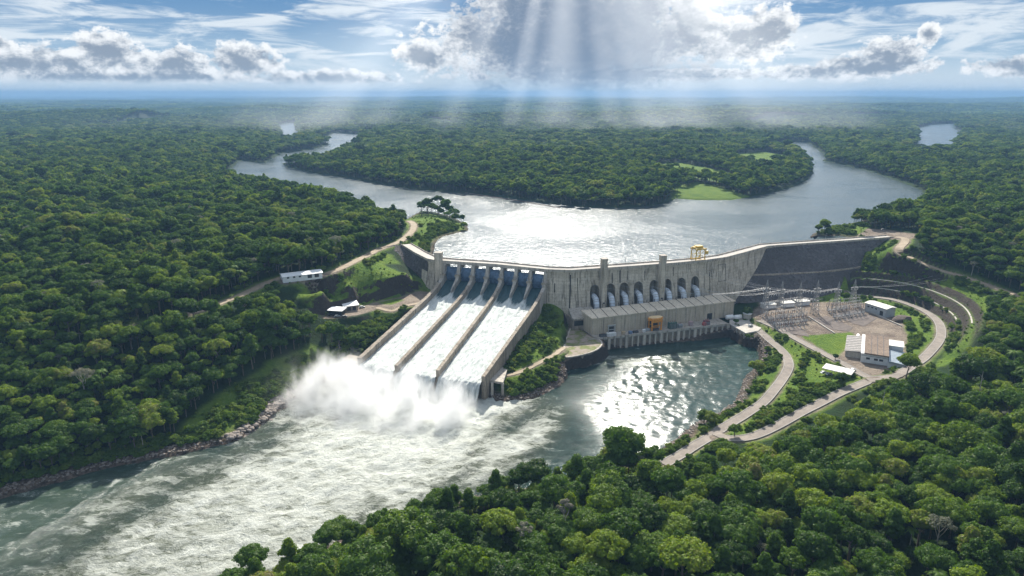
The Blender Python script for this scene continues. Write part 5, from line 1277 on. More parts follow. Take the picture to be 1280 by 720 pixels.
for bi, (c0, c1, c2, c3, nx_, ny_, lb, gp) in enumerate(CL):
    cc = [P(*c, YARD_Z) for c in (c0, c1, c2, c3)]
    rot = atan2(*(cc[1]-cc[0])[::-1])
    for i in range(nx_):
        for j in range(ny_):
            u_, v_ = i/(nx_-1), j/(ny_-1); p = (cc[0]*(1-u_)+cc[1]*u_)*(1-v_)+(cc[3]*(1-u_)+cc[2]*u_)*v_; k = (j+bi) % 3
            if R_px.random() < .12: continue
            o = srcs[k] if not used[k] else copy_tree(srcs[k]); used[k] = True
            o.location = (p[0]+R_px.uniform(-.3, .3), p[1]+R_px.uniform(-.3, .3), YARD_Z); o.rotation_euler = (0, 0, rot); kn = ('thin single insulator post', 'tall post with a crossbar and two brown insulators', 'low switch stand with three pale insulators')[k]
            o['label'] = kn+(' in the left block of switchgear' if bi == 0 else ' in the right block of switchgear'); o['group'] = gp+(' single posts', ' crossbar posts', ' switch stands')[k]
    # portals over each block
    for j in range(3):
        v_ = (j+.3)/3.2; a = cc[0]*(1-v_)+cc[3]*v_; b = cc[1]*(1-v_)+cc[2]*v_; o = thing('bus_portal', (a[0], a[1], YARD_Z), 0, '%s steel portal from the back of the %s switchgear block' % (tn[j], ('left', 'right')[bi]), 'gantry')
        d = b-a; m = MB(); Hh_ = 9.5
        for f in (0, .5, 1):
            q = d*f; m2 = MB(); 
            for s in (-.35, .35): m2.tube((q[0]+s, q[1], 0), (q[0]+s*.5, q[1], Hh_), .11, n=4)
            for z_ in range(1, 9): m2.tube((q[0]-.33, q[1], z_), (q[0]+.33, q[1], z_+.9), .05, n=3)
            m2.build('column', M_lat, o)
        for s in (0, .7):
            m.tube((0, 0, Hh_-s), (d[0], d[1], Hh_-s), .1, n=4)
        for k in range(16): f = k/16; g_ = (k+.5)/16; m.tube((*(d*f), Hh_), (*(d*g_), Hh_-.7), .05, n=3); m.tube((*(d*g_), Hh_-.7), (*(d*(k+1)/16), Hh_), .05, n=3)
        m.build('beam', M_lat, o)
# gravel bays and cable troughs of the yard
M_bay = simple('dark_gravel_bay', (.13, .105, .09), .95, 0, .25, .5, coords='World'); 
def yard_poly(name, pix, z, mat, lift=.10): return tag(flat_poly(name, [tuple(P(*p, z)) for p in pix], z+lift, mat), kind='structure')
yard_poly('gravel_ground', [(950, 399), (960, 396), (1003, 411), (1012, 421), (990, 417)], YARD_Z, M_bay, .05)
yard_poly('gravel_ground', [(1012, 398), (1034, 395), (1066, 409), (1062, 414), (1040, 412)], YARD_Z, M_bay, .05)
yard_poly('gravel_ground', [(1040, 392), (1070, 387), (1096, 398), (1080, 408), (1066, 404)], YARD_Z, M_bay, .05)
for a, b, lb in (((1010, 396), (1043, 417), 'pale concrete trough between the two switchgear blocks'), ((1068, 382), (1127, 408), 'long pale concrete wall along the back of the switchyard'), ((950, 380), (1068, 372), 'long pale concrete kerb wall under the embankment')):
    q0, q1 = P(*a, YARD_Z), P(*b, YARD_Z); d = q1-q0; m = MB(); m.cbox(((q0[0]+q1[0])/2, (q0[1]+q1[1])/2, YARD_Z+.35), (float(np.hypot(*d)), .8, .9), atan2(d[1], d[0])); tag(bevel(m.build('low_wall', M_deck), .05), lb, 'wall')
# bench retaining strips on the right cut slope
for dd_, lb in ((10.0, 'lower'), (17.0, 'upper')):
    yl = [np.array(p) for p in _YL]; k0 = int(len(yl)*.30); ln = off_line(yl[k0:-3], dd_); a_ = np.array(ln); z_ = ground(a_[:, 0], a_[:, 1])
    for _ in range(8): z_[1:-1] = (z_[:-2]+z_[2:]+z_[1:-1])/3
    L1, L2 = off_line(ln, -.5), off_line(ln, .5); m = MB()
    for i in range(len(ln)-1): m.add([(*L1[i], z_[i]+.35), (*L1[i+1], z_[i+1]+.35), (*L2[i+1], z_[i+1]+.35), (*L2[i], z_[i]+.35), (*L1[i], z_[i]-1.2), (*L1[i+1], z_[i+1]-1.2), (*L2[i+1], z_[i+1]-1.2), (*L2[i], z_[i]-1.2)], [(0, 1, 2, 3), (0, 4, 5, 1), (3, 2, 6, 7)])
    tag(m.build('drain_channel', M_deck), lb+' pale concrete drain channel along the bench of the cut slope', 'drain')
# boom floating on the reservoir
ln = smooth_line([P(a_, b_, 45) for a_, b_ in ((571, 239.5), (600, 244), (640, 250), (700, 260))], 6); m = MB(); m.path([(p[0], p[1], 45.15) for p in ln], .7, 6); tag(m.build('floating_boom', simple('boom', (.16, .12, .09), .8)), 'dark floating boom line on the reservoir near the wooded peninsula', 'boom')
# ------------------------------------------------------------------ vegetation
def leaf_mat(name, dark, mid, light, tint=(.13, .12, .07), transl=.45):
    m = bpy.data.materials.new(name); m.use_nodes = True; t = NT(m.node_tree); t.n.clear()
    out = t.node('ShaderNodeOutputMaterial'); oi = t.node('ShaderNodeObjectInfo'); geo = t.node('ShaderNodeNewGeometry')
    r = oi.outputs['Random']; isl = geo.outputs['Random Per Island']
    big = t.noise(geo.outputs['Position'], .012, 3, .5)
    f = t.math('ADD', t.math('MULTIPLY', r, .62), t.math('ADD', t.math('MULTIPLY', isl, .16), t.math('MULTIPLY', big, .38)))
    c = t.ramp(f, [(.18, dark), (.45, mid), (.66, mid), (.86, light), (.99, tint)])
    d = t.node('ShaderNodeBsdfDiffuse'); t.l.new(c, d.inputs[0])
    tr = t.node('ShaderNodeBsdfTranslucent'); hs = t.node('ShaderNodeHueSaturation'); t.l.new(c, hs.inputs['Color']); hs.inputs['Hue'].default_value = .485; hs.inputs['Saturation'].default_value = 1.1; hs.inputs['Value'].default_value = 1.5; t.l.new(hs.outputs[0], tr.inputs[0])
    g = t.node('ShaderNodeBsdfGlossy'); g.inputs['Roughness'].default_value = .5; g.inputs[0].default_value = (.5, .5, .45, 1)
    mx = t.node('ShaderNodeMixShader'); mx.inputs[0].default_value = transl; t.l.new(d.outputs[0], mx.inputs[1]); t.l.new(tr.outputs[0], mx.inputs[2])
    m2 = t.node('ShaderNodeMixShader'); m2.inputs[0].default_value = .025; t.l.new(mx.outputs[0], m2.inputs[1]); t.l.new(g.outputs[0], m2.inputs[2])
    t.l.new(m2.outputs[0], out.inputs[0]); return m
M_leaf = leaf_mat('rainforest_leaves', (.011, .036, .006), (.056, .120, .012), (.17, .25, .020), (.20, .18, .07))
M_bush = leaf_mat('bush_leaves', (.042, .090, .012), (.085, .155, .018), (.155, .22, .028), (.15, .17, .05))
M_pale = leaf_mat('pale_leaves', (.12, .13, .09), (.16, .17, .12), (.2, .2, .15), (.22, .2, .16))
M_bark = simple('bark', (.15, .12, .09), .9, var=.3, scale=.8, bump=.4)
M_palebark = simple('pale_bark', (.34, .31, .26), .85, var=.2, scale=.8)
ICO = None
def ico():
    global ICO
    if ICO is None:
        bm = bmesh.new(); bmesh.ops.create_icosphere(bm, subdivisions=2, radius=1); bm.verts.ensure_lookup_table()
        ICO = (np.array([v.co[:] for v in bm.verts]), [tuple(v.index for v in f.verts) for f in bm.faces]); bm.free()
    return ICO
def leaves(rg, c, r, n, s0, s1, flat=.8, low=-.45):
    u = rg.normal(size=(n*2, 3)); u /= np.linalg.norm(u, axis=1)[:, None]; u = u[u[:, 2] > low][:n]; n = len(u)
    lump = 1+.16*np.sin(u[:, 0]*5+c[0])*np.sin(u[:, 1]*5+c[1])+.1*np.sin(u[:, 2]*7)
    p = c+u*np.array((1, 1, flat))*(r*lump*rg.uniform(.84, 1.08, n))[:, None]
    nn = u*.9+rg.normal(size=(n, 3))*.42+np.array((0, 0, .35)); nn /= np.linalg.norm(nn, axis=1)[:, None]
    a = np.cross(nn, rg.normal(size=(n, 3))); a /= np.linalg.norm(a, axis=1)[:, None]; b = np.cross(nn, a); s = rg.uniform(s0, s1, n)[:, None]
    a = a*s; b = b*s*rg.uniform(.55, 1, n)[:, None]
    return np.stack([p-a*.6-b*.35, p+a*.1-b*.6, p+a*.75+b*.1, p-a*.1+b*.6], 1).reshape(-1, 3)
def crown_geo(seed, R_=6., H_=15., nl=20, nleaf=150, s=(.35, .8), flat=.62, form='dome', core=True, jit=.25):
    rg = np.random.default_rng(seed); V = []; F = []; k = 0
    cz = H_*.68 if form == 'dome' else H_*.78
    for i in range(nl):
        a = i*2.39996+rg.uniform(-.3, .3); q = sqrt((i+.5)/nl)
        if form == 'umbrella': rr = q*R_*.86; z = cz+H_*.14*(1-q*q)+rg.uniform(-.4, .6); lr = R_*rg.uniform(.20, .30)
        elif form == 'tall': rr = R_*.55*sin(pi*min(1, .15+i/nl)); z = H_*(.40+.52*i/nl); lr = R_*rg.uniform(.30, .42)
        else: rr = q*R_*.74; z = cz+R_*flat*sqrt(max(0, 1-q*q))*.75-R_*.12+rg.uniform(-1, 1)*R_*jit*.5; lr = R_*rg.uniform(.24, .40)
        c = np.array((rr*cos(a)+rg.uniform(-1, 1)*R_*.08, rr*sin(a)+rg.uniform(-1, 1)*R_*.08, z))
        if core:
            iv, jf = ico(); w = iv*np.array((1, 1, .75))*lr*.8+c; V.append(w+rg.normal(size=w.shape)*lr*.05); F += [tuple(x+k for x in f) for f in jf]; k += len(w)
        lv = leaves(rg, c, lr, nleaf, *s); V.append(lv); m = len(lv)//4; F += [(k+4*j, k+4*j+1, k+4*j+2, k+4*j+3) for j in range(m)]; k += len(lv)
    if core and form == 'dome':                            # the shaded inside of the crown
        iv, jf = ico(); w = iv*np.array((R_*.66, R_*.66, R_*.36))+np.array((0, 0, cz)); V.append(w); F += [tuple(x+k for x in f) for f in jf]; k += len(w)
    return np.concatenate(V), F
def trunk_mb(seed, H_=15., R_=6., top=.72, r=.32, nb=5):
    rg = random.Random(seed); m = MB(); lean = (rg.uniform(-.5, .5), rg.uniform(-.5, .5))
    pts = [(lean[0]*(k/4)**2, lean[1]*(k/4)**2, -1.2+(H_*top*.72+1.2)*k/4) for k in range(5)]
    m.path(pts, [r*1.5, r*1.05, r*.9, r*.8, r*.65], 7)
    for i in range(nb):
        a = i*2*pi/nb+rg.uniform(-.4, .4); q = pts[3] if i % 2 else pts[4]
        e = (q[0]+cos(a)*R_*.55, q[1]+sin(a)*R_*.55, H_*top*rg.uniform(.9, 1.08)); mid = ((q[0]+e[0])/2+cos(a)*.3, (q[1]+e[1])/2+sin(a)*.3, (q[2]*.45+e[2]*.55))
        m.path([q, mid, e], [r*.5, r*.33, r*.14], 5)
    return m
def me_from(name, V, F, mats, midx=None, smooth=True):
    me = bpy.data.meshes.new(name); n = len(V); me.vertices.add(n); me.vertices.foreach_set('co', np.asarray(V, np.float32).ravel())
    ls = np.array([len(f) for f in F]); me.loops.add(int(ls.sum())); me.loops.foreach_set('vertex_index', np.concatenate([np.array(f) for f in F]).astype(np.int32))
    me.polygons.add(len(F)); me.polygons.foreach_set('loop_start', np.concatenate([[0], np.cumsum(ls)[:-1]]).astype(np.int32))
    for mm in mats: me.materials.append(mm)
    if midx is not None: me.polygons.foreach_set('material_index', np.array(midx, np.int32))
    me.update(calc_edges=True); me.validate(); return me
def join_geo(crown, trunk):
    V, F = crown; k = len(V); return np.concatenate([V, np.array(trunk.v)]), list(F)+[tuple(i+k for i in f) for f in trunk.f], [0]*len(F)+[1]*len(trunk.f)
SPEC = [ # near kinds: form, radius, height, lobes, flatness
 ('dome', 6.3, 15, 24, .62, .25), ('dome', 5.4, 16.5, 20, .85, .35), ('umbrella', 7.2, 16.5, 26, .4, .2), ('dome', 7.2, 16, 30, .55, .4), ('tall', 4.4, 18.5, 18, 1, .2), ('dome', 4.8, 13, 16, .8, .3), ('dome', 6.6, 17.5, 26, .7, .5), ('umbrella', 5.6, 14.5, 20, .4, .2)]
near_parts = []; protos = bpy.data.collections.new('tree_kinds')
for i, (fm, r_, h_, nl, fl, jt) in enumerate(SPEC):
    cg = crown_geo(100+i, r_, h_, nl, 210, (.28, .66), fl, fm, jit=jt); tm = trunk_mb(i, h_, r_, .8 if fm == 'umbrella' else .7, .3+.02*i)
    near_parts.append((me_from('crown', cg[0], cg[1], [M_leaf]), me_from('trunk', np.array(tm.v), tm.f, [M_bark])))
def proto(geo, mats, n):
    V, F, mi = geo; o = bpy.data.objects.new('tree_kind_%02d' % n, me_from('tree_kind', V, F, mats, mi)); protos.objects.link(o)
NP = 0
for i, (fm, r_, h_, nl, fl, jt) in enumerate(SPEC):
    proto(join_geo(crown_geo(100+i, r_, h_, nl, 170, (.30, .74), fl, fm, jit=jt), trunk_mb(i, h_, r_, .8 if fm == 'umbrella' else .7)), [M_leaf, M_bark], NP); NP += 1
N_NEAR = NP
for i, (fm, r_, h_, nl, fl, jt) in enumerate(SPEC):
    proto(join_geo(crown_geo(200+i, r_, h_, int(nl*.6), 55, (.6, 1.2), fl, fm, jit=jt), trunk_mb(i, h_, r_, .7, nb=2)), [M_leaf, M_bark], NP); NP += 1
N_MID = NP
for i in range(4):                                           # far away: one stand of several crowns each
    rg = np.random.default_rng(900+i); V = []; F = []; k = 0
    for j in range(30):
        a, q = rg.uniform(0, 2*pi), sqrt(rg.uniform(0, 1))*32; c = np.array((q*cos(a), q*sin(a), rg.uniform(5, 13))); lr = rg.uniform(4.5, 8)
        iv, jf = ico(); w = iv*np.array((1, 1, .75))*lr*.85+c; V.append(w); F += [tuple(x+k for x in f) for f in jf]; k += len(w)
        lv = leaves(rg, c, lr, 36, 1.2, 2.6); V.append(lv); m_ = len(lv)//4; F += [(k+4*x, k+4*x+1, k+4*x+2, k+4*x+3) for x in range(m_)]; k += len(lv)
    proto((np.concatenate(V), F, [0]*len(F)), [M_leaf], NP); NP += 1

def palm_geo(seed):
    rg_ = random.Random(seed); V = []; F = []; k = 0; H_ = 14.
    for i in range(16):
        a = i*2.4+rg_.uniform(-.2, .2); up = rg_.uniform(.2, 1.3); L_ = rg_.uniform(3.6, 4.8); d = np.array((cos(a), sin(a), 0)); s = np.array((-sin(a), cos(a), 0))
        for j in range(6):
            t0, t1 = j/6, (j+1)/6; p0 = d*L_*t0+np.array((0, 0, H_+up*2.2*t0-3.6*t0*t0)); p1 = d*L_*t1+np.array((0, 0, H_+up*2.2*t1-3.6*t1*t1)); w0 = .75*sin(pi*(.15+.8*t0)); w1 = .75*sin(pi*(.15+.8*t1))
            V += [p0-s*w0-np.array((0, 0, w0*.5)), p0, p1, p1-s*w1-np.array((0, 0, w1*.5)), p0+s*w0-np.array((0, 0, w0*.5)), p1+s*w1-np.array((0, 0, w1*.5))]; F += [(k, k+1, k+2, k+3), (k+1, k+4, k+5, k+2)]; k += 6
    m = MB(); m.path([(0, 0, -1), (.2, .1, 6), (0, 0, 14.1)], [.3, .2, .16], 6); return join_geo((np.array(V), F), m)
proto(palm_geo(3), [M_bush, M_palebark], NP); PALM = NP; NP += 1
proto(join_geo(crown_geo(777, 4.6, 17, 12, 90, (.25, .5), .5, 'umbrella', core=False), trunk_mb(77, 17, 4.6, .8)), [M_pale, M_palebark], NP); PALE = NP; NP += 1
def jgrid(x0, x1, y0, y1, s, rg):
    a = np.arange(x0, x1, s); b = np.arange(y0, y1, s*.87); X, Y = np.meshgrid(a, b); X = X+(np.arange(len(b)) % 2)[:, None]*s/2
    X = X.ravel()+rg.uniform(-.38, .38, X.size)*s; Y = Y.ravel()+rg.uniform(-.38, .38, Y.size)*s; return X, Y
rg = np.random.default_rng(33)
def free_of(X, Y, tree=True):
    ok = np.ones(X.shape, bool)
    ok &= sdist(X, Y, RES_WATER) > 4; ok &= sdist(X, Y, LAKE) > 3; ok &= sdist(X, Y, REACH) > 3; ok &= sdist(X, Y, RIVER) > (6 if tree else 2.5)
    nb = (np.abs(X-50) < 520) & (Y < 850)
    x, y = X[nb], Y[nb]; o2 = np.ones(x.shape, bool)
    for k, (ln, w) in ROADS.items(): o2 &= seg_dist(x, y, [tuple(p) for p in ln], False)[0] > w/2+(3.6 if tree else 1.6)
    if tree:
        for poly in (YARD, PAD, QUAYPAD, SHEDPAD, CARPARK): o2 &= sdist(x, y, poly) > 2.5
        for poly in GRASS: o2 &= sdist(x, y, poly) > .5
    o2 &= ~inside(x, y, DAMZONE)
    ok[nb] &= o2
    if tree:
        for poly in GRASS_FAR: ok &= (sdist(X, Y, poly)+(fbm(X/45, Y/45, 3, 808)-.5)*60 > 0)
    return ok
pl_quay = [tuple(p) for p in lq_poly]
DAMZONE = [tuple(p) for p in off_line(CREST, -16)]+[tuple(P(*p)) for p in [(1062,367,12),(930,395,9),(913,420,0),(755,440,0),(740,425,9),(712,395,9),(690,365,26),(603,476,6),(440,452,6),(545,362,28),(470,314,49)]]
PTS = []                                                     # x, y, z, rot, sx, sz, idx
def scatter(x0, x1, y0, y1, s, cond, lo, hi, sc, wide=1., sink=0., tall=1.):
    X, Y = jgrid(x0, x1, y0, y1, s, rg); m = (np.abs(X) < .92*Y+190) & cond(X, Y); X, Y = X[m], Y[m]; m = free_of(X, Y); X, Y = X[m], Y[m]
    Z = ground(X, Y) if y0 < 900 else height(X, Y); n = len(X); k = rg.uniform(sc[0], sc[1], n)*(.80+.40*fbm(X/60, Y/60, 2, 400))*np.where(rg.uniform(0, 1, n) < .05, 1.35, 1.)
    return np.stack([X, Y, Z-sink, rg.uniform(0, 2*pi, n), k*wide, k*tall*rg.uniform(.9, 1.12, n), rg.integers(lo, hi, n)], 1)
inA = lambda X, Y: (np.abs(X-20) < 470) & (Y < 740)
inR = lambda X, Y: inA(X, Y) & (X > -150) & (Y < 400)
A = np.concatenate([scatter(-450, 490, 165, 740, 7.4, inR, 0, N_NEAR, (.50, 1.22)), scatter(-450, 490, 165, 740, 5.9, lambda X, Y: inA(X, Y) & ~inR(X, Y), 0, N_NEAR, (.42, .98))])
Bx = scatter(-1500, 1500, 300, 1500, 7.6, lambda X, Y: ~inA(X, Y), N_NEAR, N_MID, (.55, 1.12))
Cx = scatter(-3700, 3700, 1490, 4200, 14.5, lambda X, Y: Y > 1490, N_NEAR, N_MID, (1.05, 1.5), 1.2, tall=.8)
Dx = scatter(-11000, 11000, 4150, 13500, 52, lambda X, Y: Y > 4150, N_MID, PALM, (.9, 1.25), 1.1)
KEEP = [pts_(s) for s in (
 "925 398; 950 398; 1000 415; 1060 445; 1095 455; 1130 470; 1165 440; 1190 425; 1186 400; 1160 380; 1100 360; 1060 352; 1060 335; 1110 305; 1118 296; 1080 292; 1085 280; 1150 282; 1148 302; 1140 318; 1200 338; 1280 366; 1280 374; 1240 366; 1236 400; 1215 440; 1180 452; 1135 474; 1090 486; 1050 506; 1005 528; 960 548; 915 556; 890 552; 870 568; 840 582; 815 588; 845 560; 880 530; 930 505; 960 470",
 "238 389; 262 378; 300 362; 345 350; 380 336; 415 336; 455 318; 500 298; 516 284; 505 272; 530 262; 590 285; 560 310; 545 330; 550 360; 545 372; 500 392; 470 404; 440 408; 400 396; 380 384; 345 360; 300 372; 262 386",
 "600 484; 640 430; 690 365; 712 380; 720 400; 760 430; 740 450; 700 478; 650 506; 604 500",
 "205 545; 250 500; 300 472; 345 445; 390 428; 430 432; 445 455; 400 480; 340 535; 320 545; 250 560; 215 560; 150 580")]
def clear_view(T):
    ok = np.ones(len(T), bool)
    for hgt in (5, 9, 13, 16):
        px, py, dep = proj(T[:, 0], T[:, 1], T[:, 2]+hgt*T[:, 5])
        for kp in KEEP: ok &= ~inside(px, py, kp)
    return ok
def proj(X, Y, Z):
    dz = Z-EYE; dep = Y*cos(PITCH)-dz*sin(PITCH); up = Y*sin(PITCH)+dz*cos(PITCH); return 640+FPX*X/dep, 360-FPX*up/dep, dep
A = A[clear_view(A)]
# 300 nearest trees in view stand as trees of their own
def proj(X, Y, Z):
    dz = Z-EYE; dep = Y*cos(PITCH)-dz*sin(PITCH); up = Y*sin(PITCH)+dz*cos(PITCH); return 640+FPX*X/dep, 360-FPX*up/dep, dep
q_ = rg.uniform(0, 1, len(A)); A[:, 6] = np.where(q_ < .022, PALM, np.where(q_ < .034, PALE, A[:, 6]))
px, py, dep = proj(A[:, 0], A[:, 1], A[:, 2]+11)
vis = (A[:, 6] < N_NEAR) & (px > 4) & (px < 1276) & (py < 708) & (py > 130); order = np.argsort(np.where(vis, dep, 1e9))
SINGLE = order[:290]; rest = np.setdiff1d(np.arange(len(A)), SINGLE)
forest_pts = np.concatenate([A[rest], Bx, Cx, Dx])
def scatter_object(name, pts, coll, label):
    me = bpy.data.meshes.new(name); me.vertices.add(len(pts)); me.vertices.foreach_set('co', pts[:, :3].astype(np.float32).ravel())
    for nm, c in (('rot', 3), ('sx', 4), ('sz', 5)): at = me.attributes.new(nm, 'FLOAT', 'POINT'); at.data.foreach_set('value', pts[:, c].astype(np.float32))
    at = me.attributes.new('kind_index', 'INT', 'POINT'); at.data.foreach_set('value', pts[:, 6].astype(np.int32))
    o = link(bpy.data.objects.new(name, me)); tag(o, label, kind='stuff')
    ng = bpy.data.node_groups.new(name+'_scatter', 'GeometryNodeTree'); ng.interface.new_socket('Geometry', in_out='INPUT', socket_type='NodeSocketGeometry'); ng.interface.new_socket('Geometry', in_out='OUTPUT', socket_type='NodeSocketGeometry')
    N = ng.nodes; L = ng.links; gi = N.new('NodeGroupInput'); go = N.new('NodeGroupOutput'); ip = N.new('GeometryNodeInstanceOnPoints'); ci = N.new('GeometryNodeCollectionInfo')
    ci.inputs['Collection'].default_value = coll; ci.inputs['Separate Children'].default_value = True; ci.inputs['Reset Children'].default_value = True
    def at_(nm, ty='FLOAT'): a = N.new('GeometryNodeInputNamedAttribute'); a.data_type = ty; a.inputs[0].default_value = nm; return a.outputs[0]
    r = N.new('ShaderNodeCombineXYZ'); L.new(at_('rot'), r.inputs[2]); s = N.new('ShaderNodeCombineXYZ'); sx = at_('sx'); L.new(sx, s.inputs[0]); L.new(sx, s.inputs[1]); L.new(at_('sz'), s.inputs[2])
    L.new(gi.outputs[0], ip.inputs['Points']); L.new(ci.outputs[0], ip.inputs['Instance']); ip.inputs['Pick Instance'].default_value = True
    L.new(at_('kind_index', 'INT'), ip.inputs['Instance Index']); L.new(r.outputs[0], ip.inputs['Rotation']); L.new(s.outputs[0], ip.inputs['Scale']); L.new(ip.outputs[0], go.inputs[0])
    md = o.modifiers.new('scatter', 'NODES'); md.node_group = ng; return o
scatter_object('forest', forest_pts, protos, 'dense tropical rainforest covering both banks and the plain beyond')
TL = {0: 'leafy green rainforest tree of the dense canopy on the near right bank', 1: 'leafy green rainforest tree in the canopy on the left bank above the river'}
for n_, i in enumerate(SINGLE):   # every tree has its own crown and trunk
    x, y, z, ro, sx, sz, k = A[i]; left = x < -60 and y > 240 and px[i] < 560 and not (px[i] > 285 and py[i] > 600)
    fm_ = SPEC[int(k)][0]; form = {'dome': 'round crowned', 'umbrella': 'flat topped', 'tall': 'narrow tall'}[fm_]
    if fm_ == 'dome': form = ('large ' if sx > 1.0 else 'small ' if sx < .72 else '')+form
    place = 'on the left bank above the river' if left else 'at the bottom edge of the view' if py[i] > 640 else 'beside the river bend on the near bank' if px[i] < 760 else 'below the bank road fork' if px[i] < 960 else 'on the slope below the workshop' if px[i] < 1150 else 'on the wooded hillside at the right edge'
    tr = thing('rainforest_tree', (x, y, z), ro, form+' green rainforest tree '+place, 'tree', form+' trees '+place); tr.scale = (sx, sx, sz)
    for nm, me in (('crown', near_parts[int(k)][0]), ('trunk', near_parts[int(k)][1])): link(bpy.data.objects.new(nm, me), tr)

# bushes on the slopes
bushes = bpy.data.collections.new('bush_kinds')
for i in range(4):
    cg = crown_geo(500+i, 2.1, 2.6, 9, 90, (.18, .42), .8, 'dome', jit=.5); o_ = bpy.data.objects.new('bush_kind_%d' % i, me_from('bush_kind', cg[0]*np.array((1, 1, 1.))-np.array((0, 0, .9)), cg[1], [M_bush])); bushes.objects.link(o_)
bp = []
for poly, s, sc in [(b, 3.0, (.5, 1.6)) for b in BUSH]+[(g, 5.2, (.15, .5)) for g in GRASS]:
    a = np.array(poly); X, Y = jgrid(a[:, 0].min(), a[:, 0].max(), a[:, 1].min(), a[:, 1].max(), s, rg)
    m = inside(X, Y, poly); X, Y = X[m], Y[m]
    if not len(X): continue
    m = free_of(X, Y, False) & (fbm(X/11, Y/11, 3, 600) > (.42 if s < 4 else .47)); 
    for lp in (YARD, PAD, QUAYPAD): m &= sdist(X, Y, lp) > 1
    X, Y = X[m], Y[m]; n = len(X); k = rg.uniform(sc[0], sc[1], n)
    bp.append(np.stack([X, Y, ground(X, Y)-.1, rg.uniform(0, 6.3, n), k, k*rg.uniform(.8, 1.15, n), rg.integers(0, 4, n)], 1))
# scrub along the forest edges and the banks
X, Y = jgrid(-330, 400, 190, 690, 3.6, rg); dr = sdist(X, Y, RIVER); dw = np.abs(sdist(X, Y, RES_WATER)); m = ((dr > 5) & (dr < 15) & (fbm(X/14, Y/14, 2, 77) > .40)) | ((dw < 14) & line_side(X, Y, axis) & (Y > 560))
for k_, (ln, w) in ROADS.items(): 
    dd = seg_dist(X, Y, [tuple(p) for p in ln], False)[0]-w/2; m |= (dd > 4) & (dd < 9) & (fbm(X/12, Y/12, 2, 78) > .52)
m &= free_of(X, Y, False); 
for lp in (YARD, PAD, QUAYPAD, SHEDPAD, CARPARK): m &= sdist(X, Y, lp) > 1
X, Y = X[m], Y[m]; n = len(X); k = rg.uniform(.5, 1.5, n); bp.append(np.stack([X, Y, ground(X, Y)-.1, rg.uniform(0, 6.3, n), k, k, rg.integers(0, 4, n)], 1))
scatter_object('undergrowth', np.concatenate(bp), bushes, 'bright green bushes and scrub on the slopes and banks')
# stones along the waterline
M_stone = simple('stone', (.22, .185, .155), .9, var=.35, scale=.7, bump=.5, coords='World')
stones = bpy.data.collections.new('stone_kinds')
for i in range(4):
    iv, jf = ico(); r_ = np.random.default_rng(i); w = iv*(1+r_.normal(size=(len(iv), 1))*.13)*np.array((1, .75, .55)); o_ = bpy.data.objects.new('stone_kind_%d' % i, me_from('stone_kind', w, jf, [M_stone])); stones.objects.link(o_)
X, Y = jgrid(-330, 200, 200, 520, 1.25, rg); dr = sdist(X, Y, RIVER); nn = fbm(X/13, Y/13, 3, 88)
m = (dr > -1.2) & (dr < 1.5+nn*8) & (rg.uniform(0, 1, X.size) < .75); m &= ~inside(X, Y, DAMZONE) & (sdist(X, Y, pl_quay) > 7); X, Y = X[m], Y[m]
big = QP("300 548; 330 522; 365 498; 350 480; 320 505; 300 525; 285 545")
b_ = inside(X, Y, grow(big, 3)); n = len(X); k = rg.uniform(.3, .95, n)**1.4*(1+b_*1.3)
st = np.stack([X, Y, ground(X, Y)+.08, rg.uniform(0, 6.3, n), k, k, rg.integers(0, 4, n)], 1)
scatter_object('rubble', st, stones, 'broken rock and stones heaped along the waterline')
# ------------------------------------------------------------------ special trees
def lone(px_, py_, z, spec, label, crown_m=None, bark=None, n=200, s=(.3, .6), core=True, trunk_r=.3, nm='tree'):
    q = P(px_, py_, z) if z is not None else Q(px_, py_); zz = gz(q)
    fm, r_, h_, nl, fl, jt = spec; o = thing(nm, (q[0], q[1], zz), random.uniform(0, 6), label, 'tree')
    cg = crown_geo(int(px_*7+py_), r_, h_, nl, n, s, fl, fm, core=core, jit=jt); tm = trunk_mb(int(px_), h_, r_, .8, trunk_r)
    link(bpy.data.objects.new('crown', me_from('crown', cg[0], cg[1], [crown_m or M_leaf])), o); link(bpy.data.objects.new('trunk', me_from('trunk', np.array(tm.v), tm.f, [bark or M_bark])), o); return o
lone(527, 266.5, None, ('umbrella', 5, 13, 14, .4, .3), 'tall flat crowned tree on the headland, the left of a close pair')
lone(535.5, 267, None, ('umbrella', 3.4, 13, 9, .4, .3), 'tall thin flat crowned tree on the headland, the right of a close pair', core=False, n=120)
lone(559, 274, None, ('dome', 5, 11, 12, .6, .3), 'round thin crowned tree at the water side of the headland', core=False, n=110)
lone(569, 279, None, ('dome', 5.5, 12, 14, .6, .3), 'bushy dark tree near the tip of the headland')
lone(580, 286, None, ('dome', 4, 7, 10, .6, .3), 'low bushy tree at the very tip of the headland')
lone(880, 527, 4, ('dome', 4.5, 7.5, 12, .7, .3), 'round bushy tree between the bank road and the water, the upper of two', M_bush)
lone(888, 531, 4, ('dome', 4.8, 7, 12, .7, .3), 'round bushy tree between the bank road and the water, the lower of two', M_bush)
lone(918, 546, 6, ('dome', 3.6, 6, 10, .7, .3), 'round dark bush tree in the fork of the two roads', M_bush)
lone(1052, 482, 11, ('dome', 4.5, 7, 12, .7, .3), 'round dark tree beside the car shelter', M_leaf)
lone(1044, 449.5, 11, ('dome', 2.2, 3.6, 8, .8, .3), 'small round dark bush at the corner of the grass triangle', M_leaf, n=120)
lone(706, 683, 9, ('umbrella', 3.6, 22, 10, .5, .3), 'pale grey crowned tree with a bare white trunk above the near canopy', M_pale, M_palebark, n=160)
lone(318, 722, 1.5, ('dome', 6.2, 15, 24, .6, .2), 'round dark green tree standing alone at the water edge nearest the river bend')
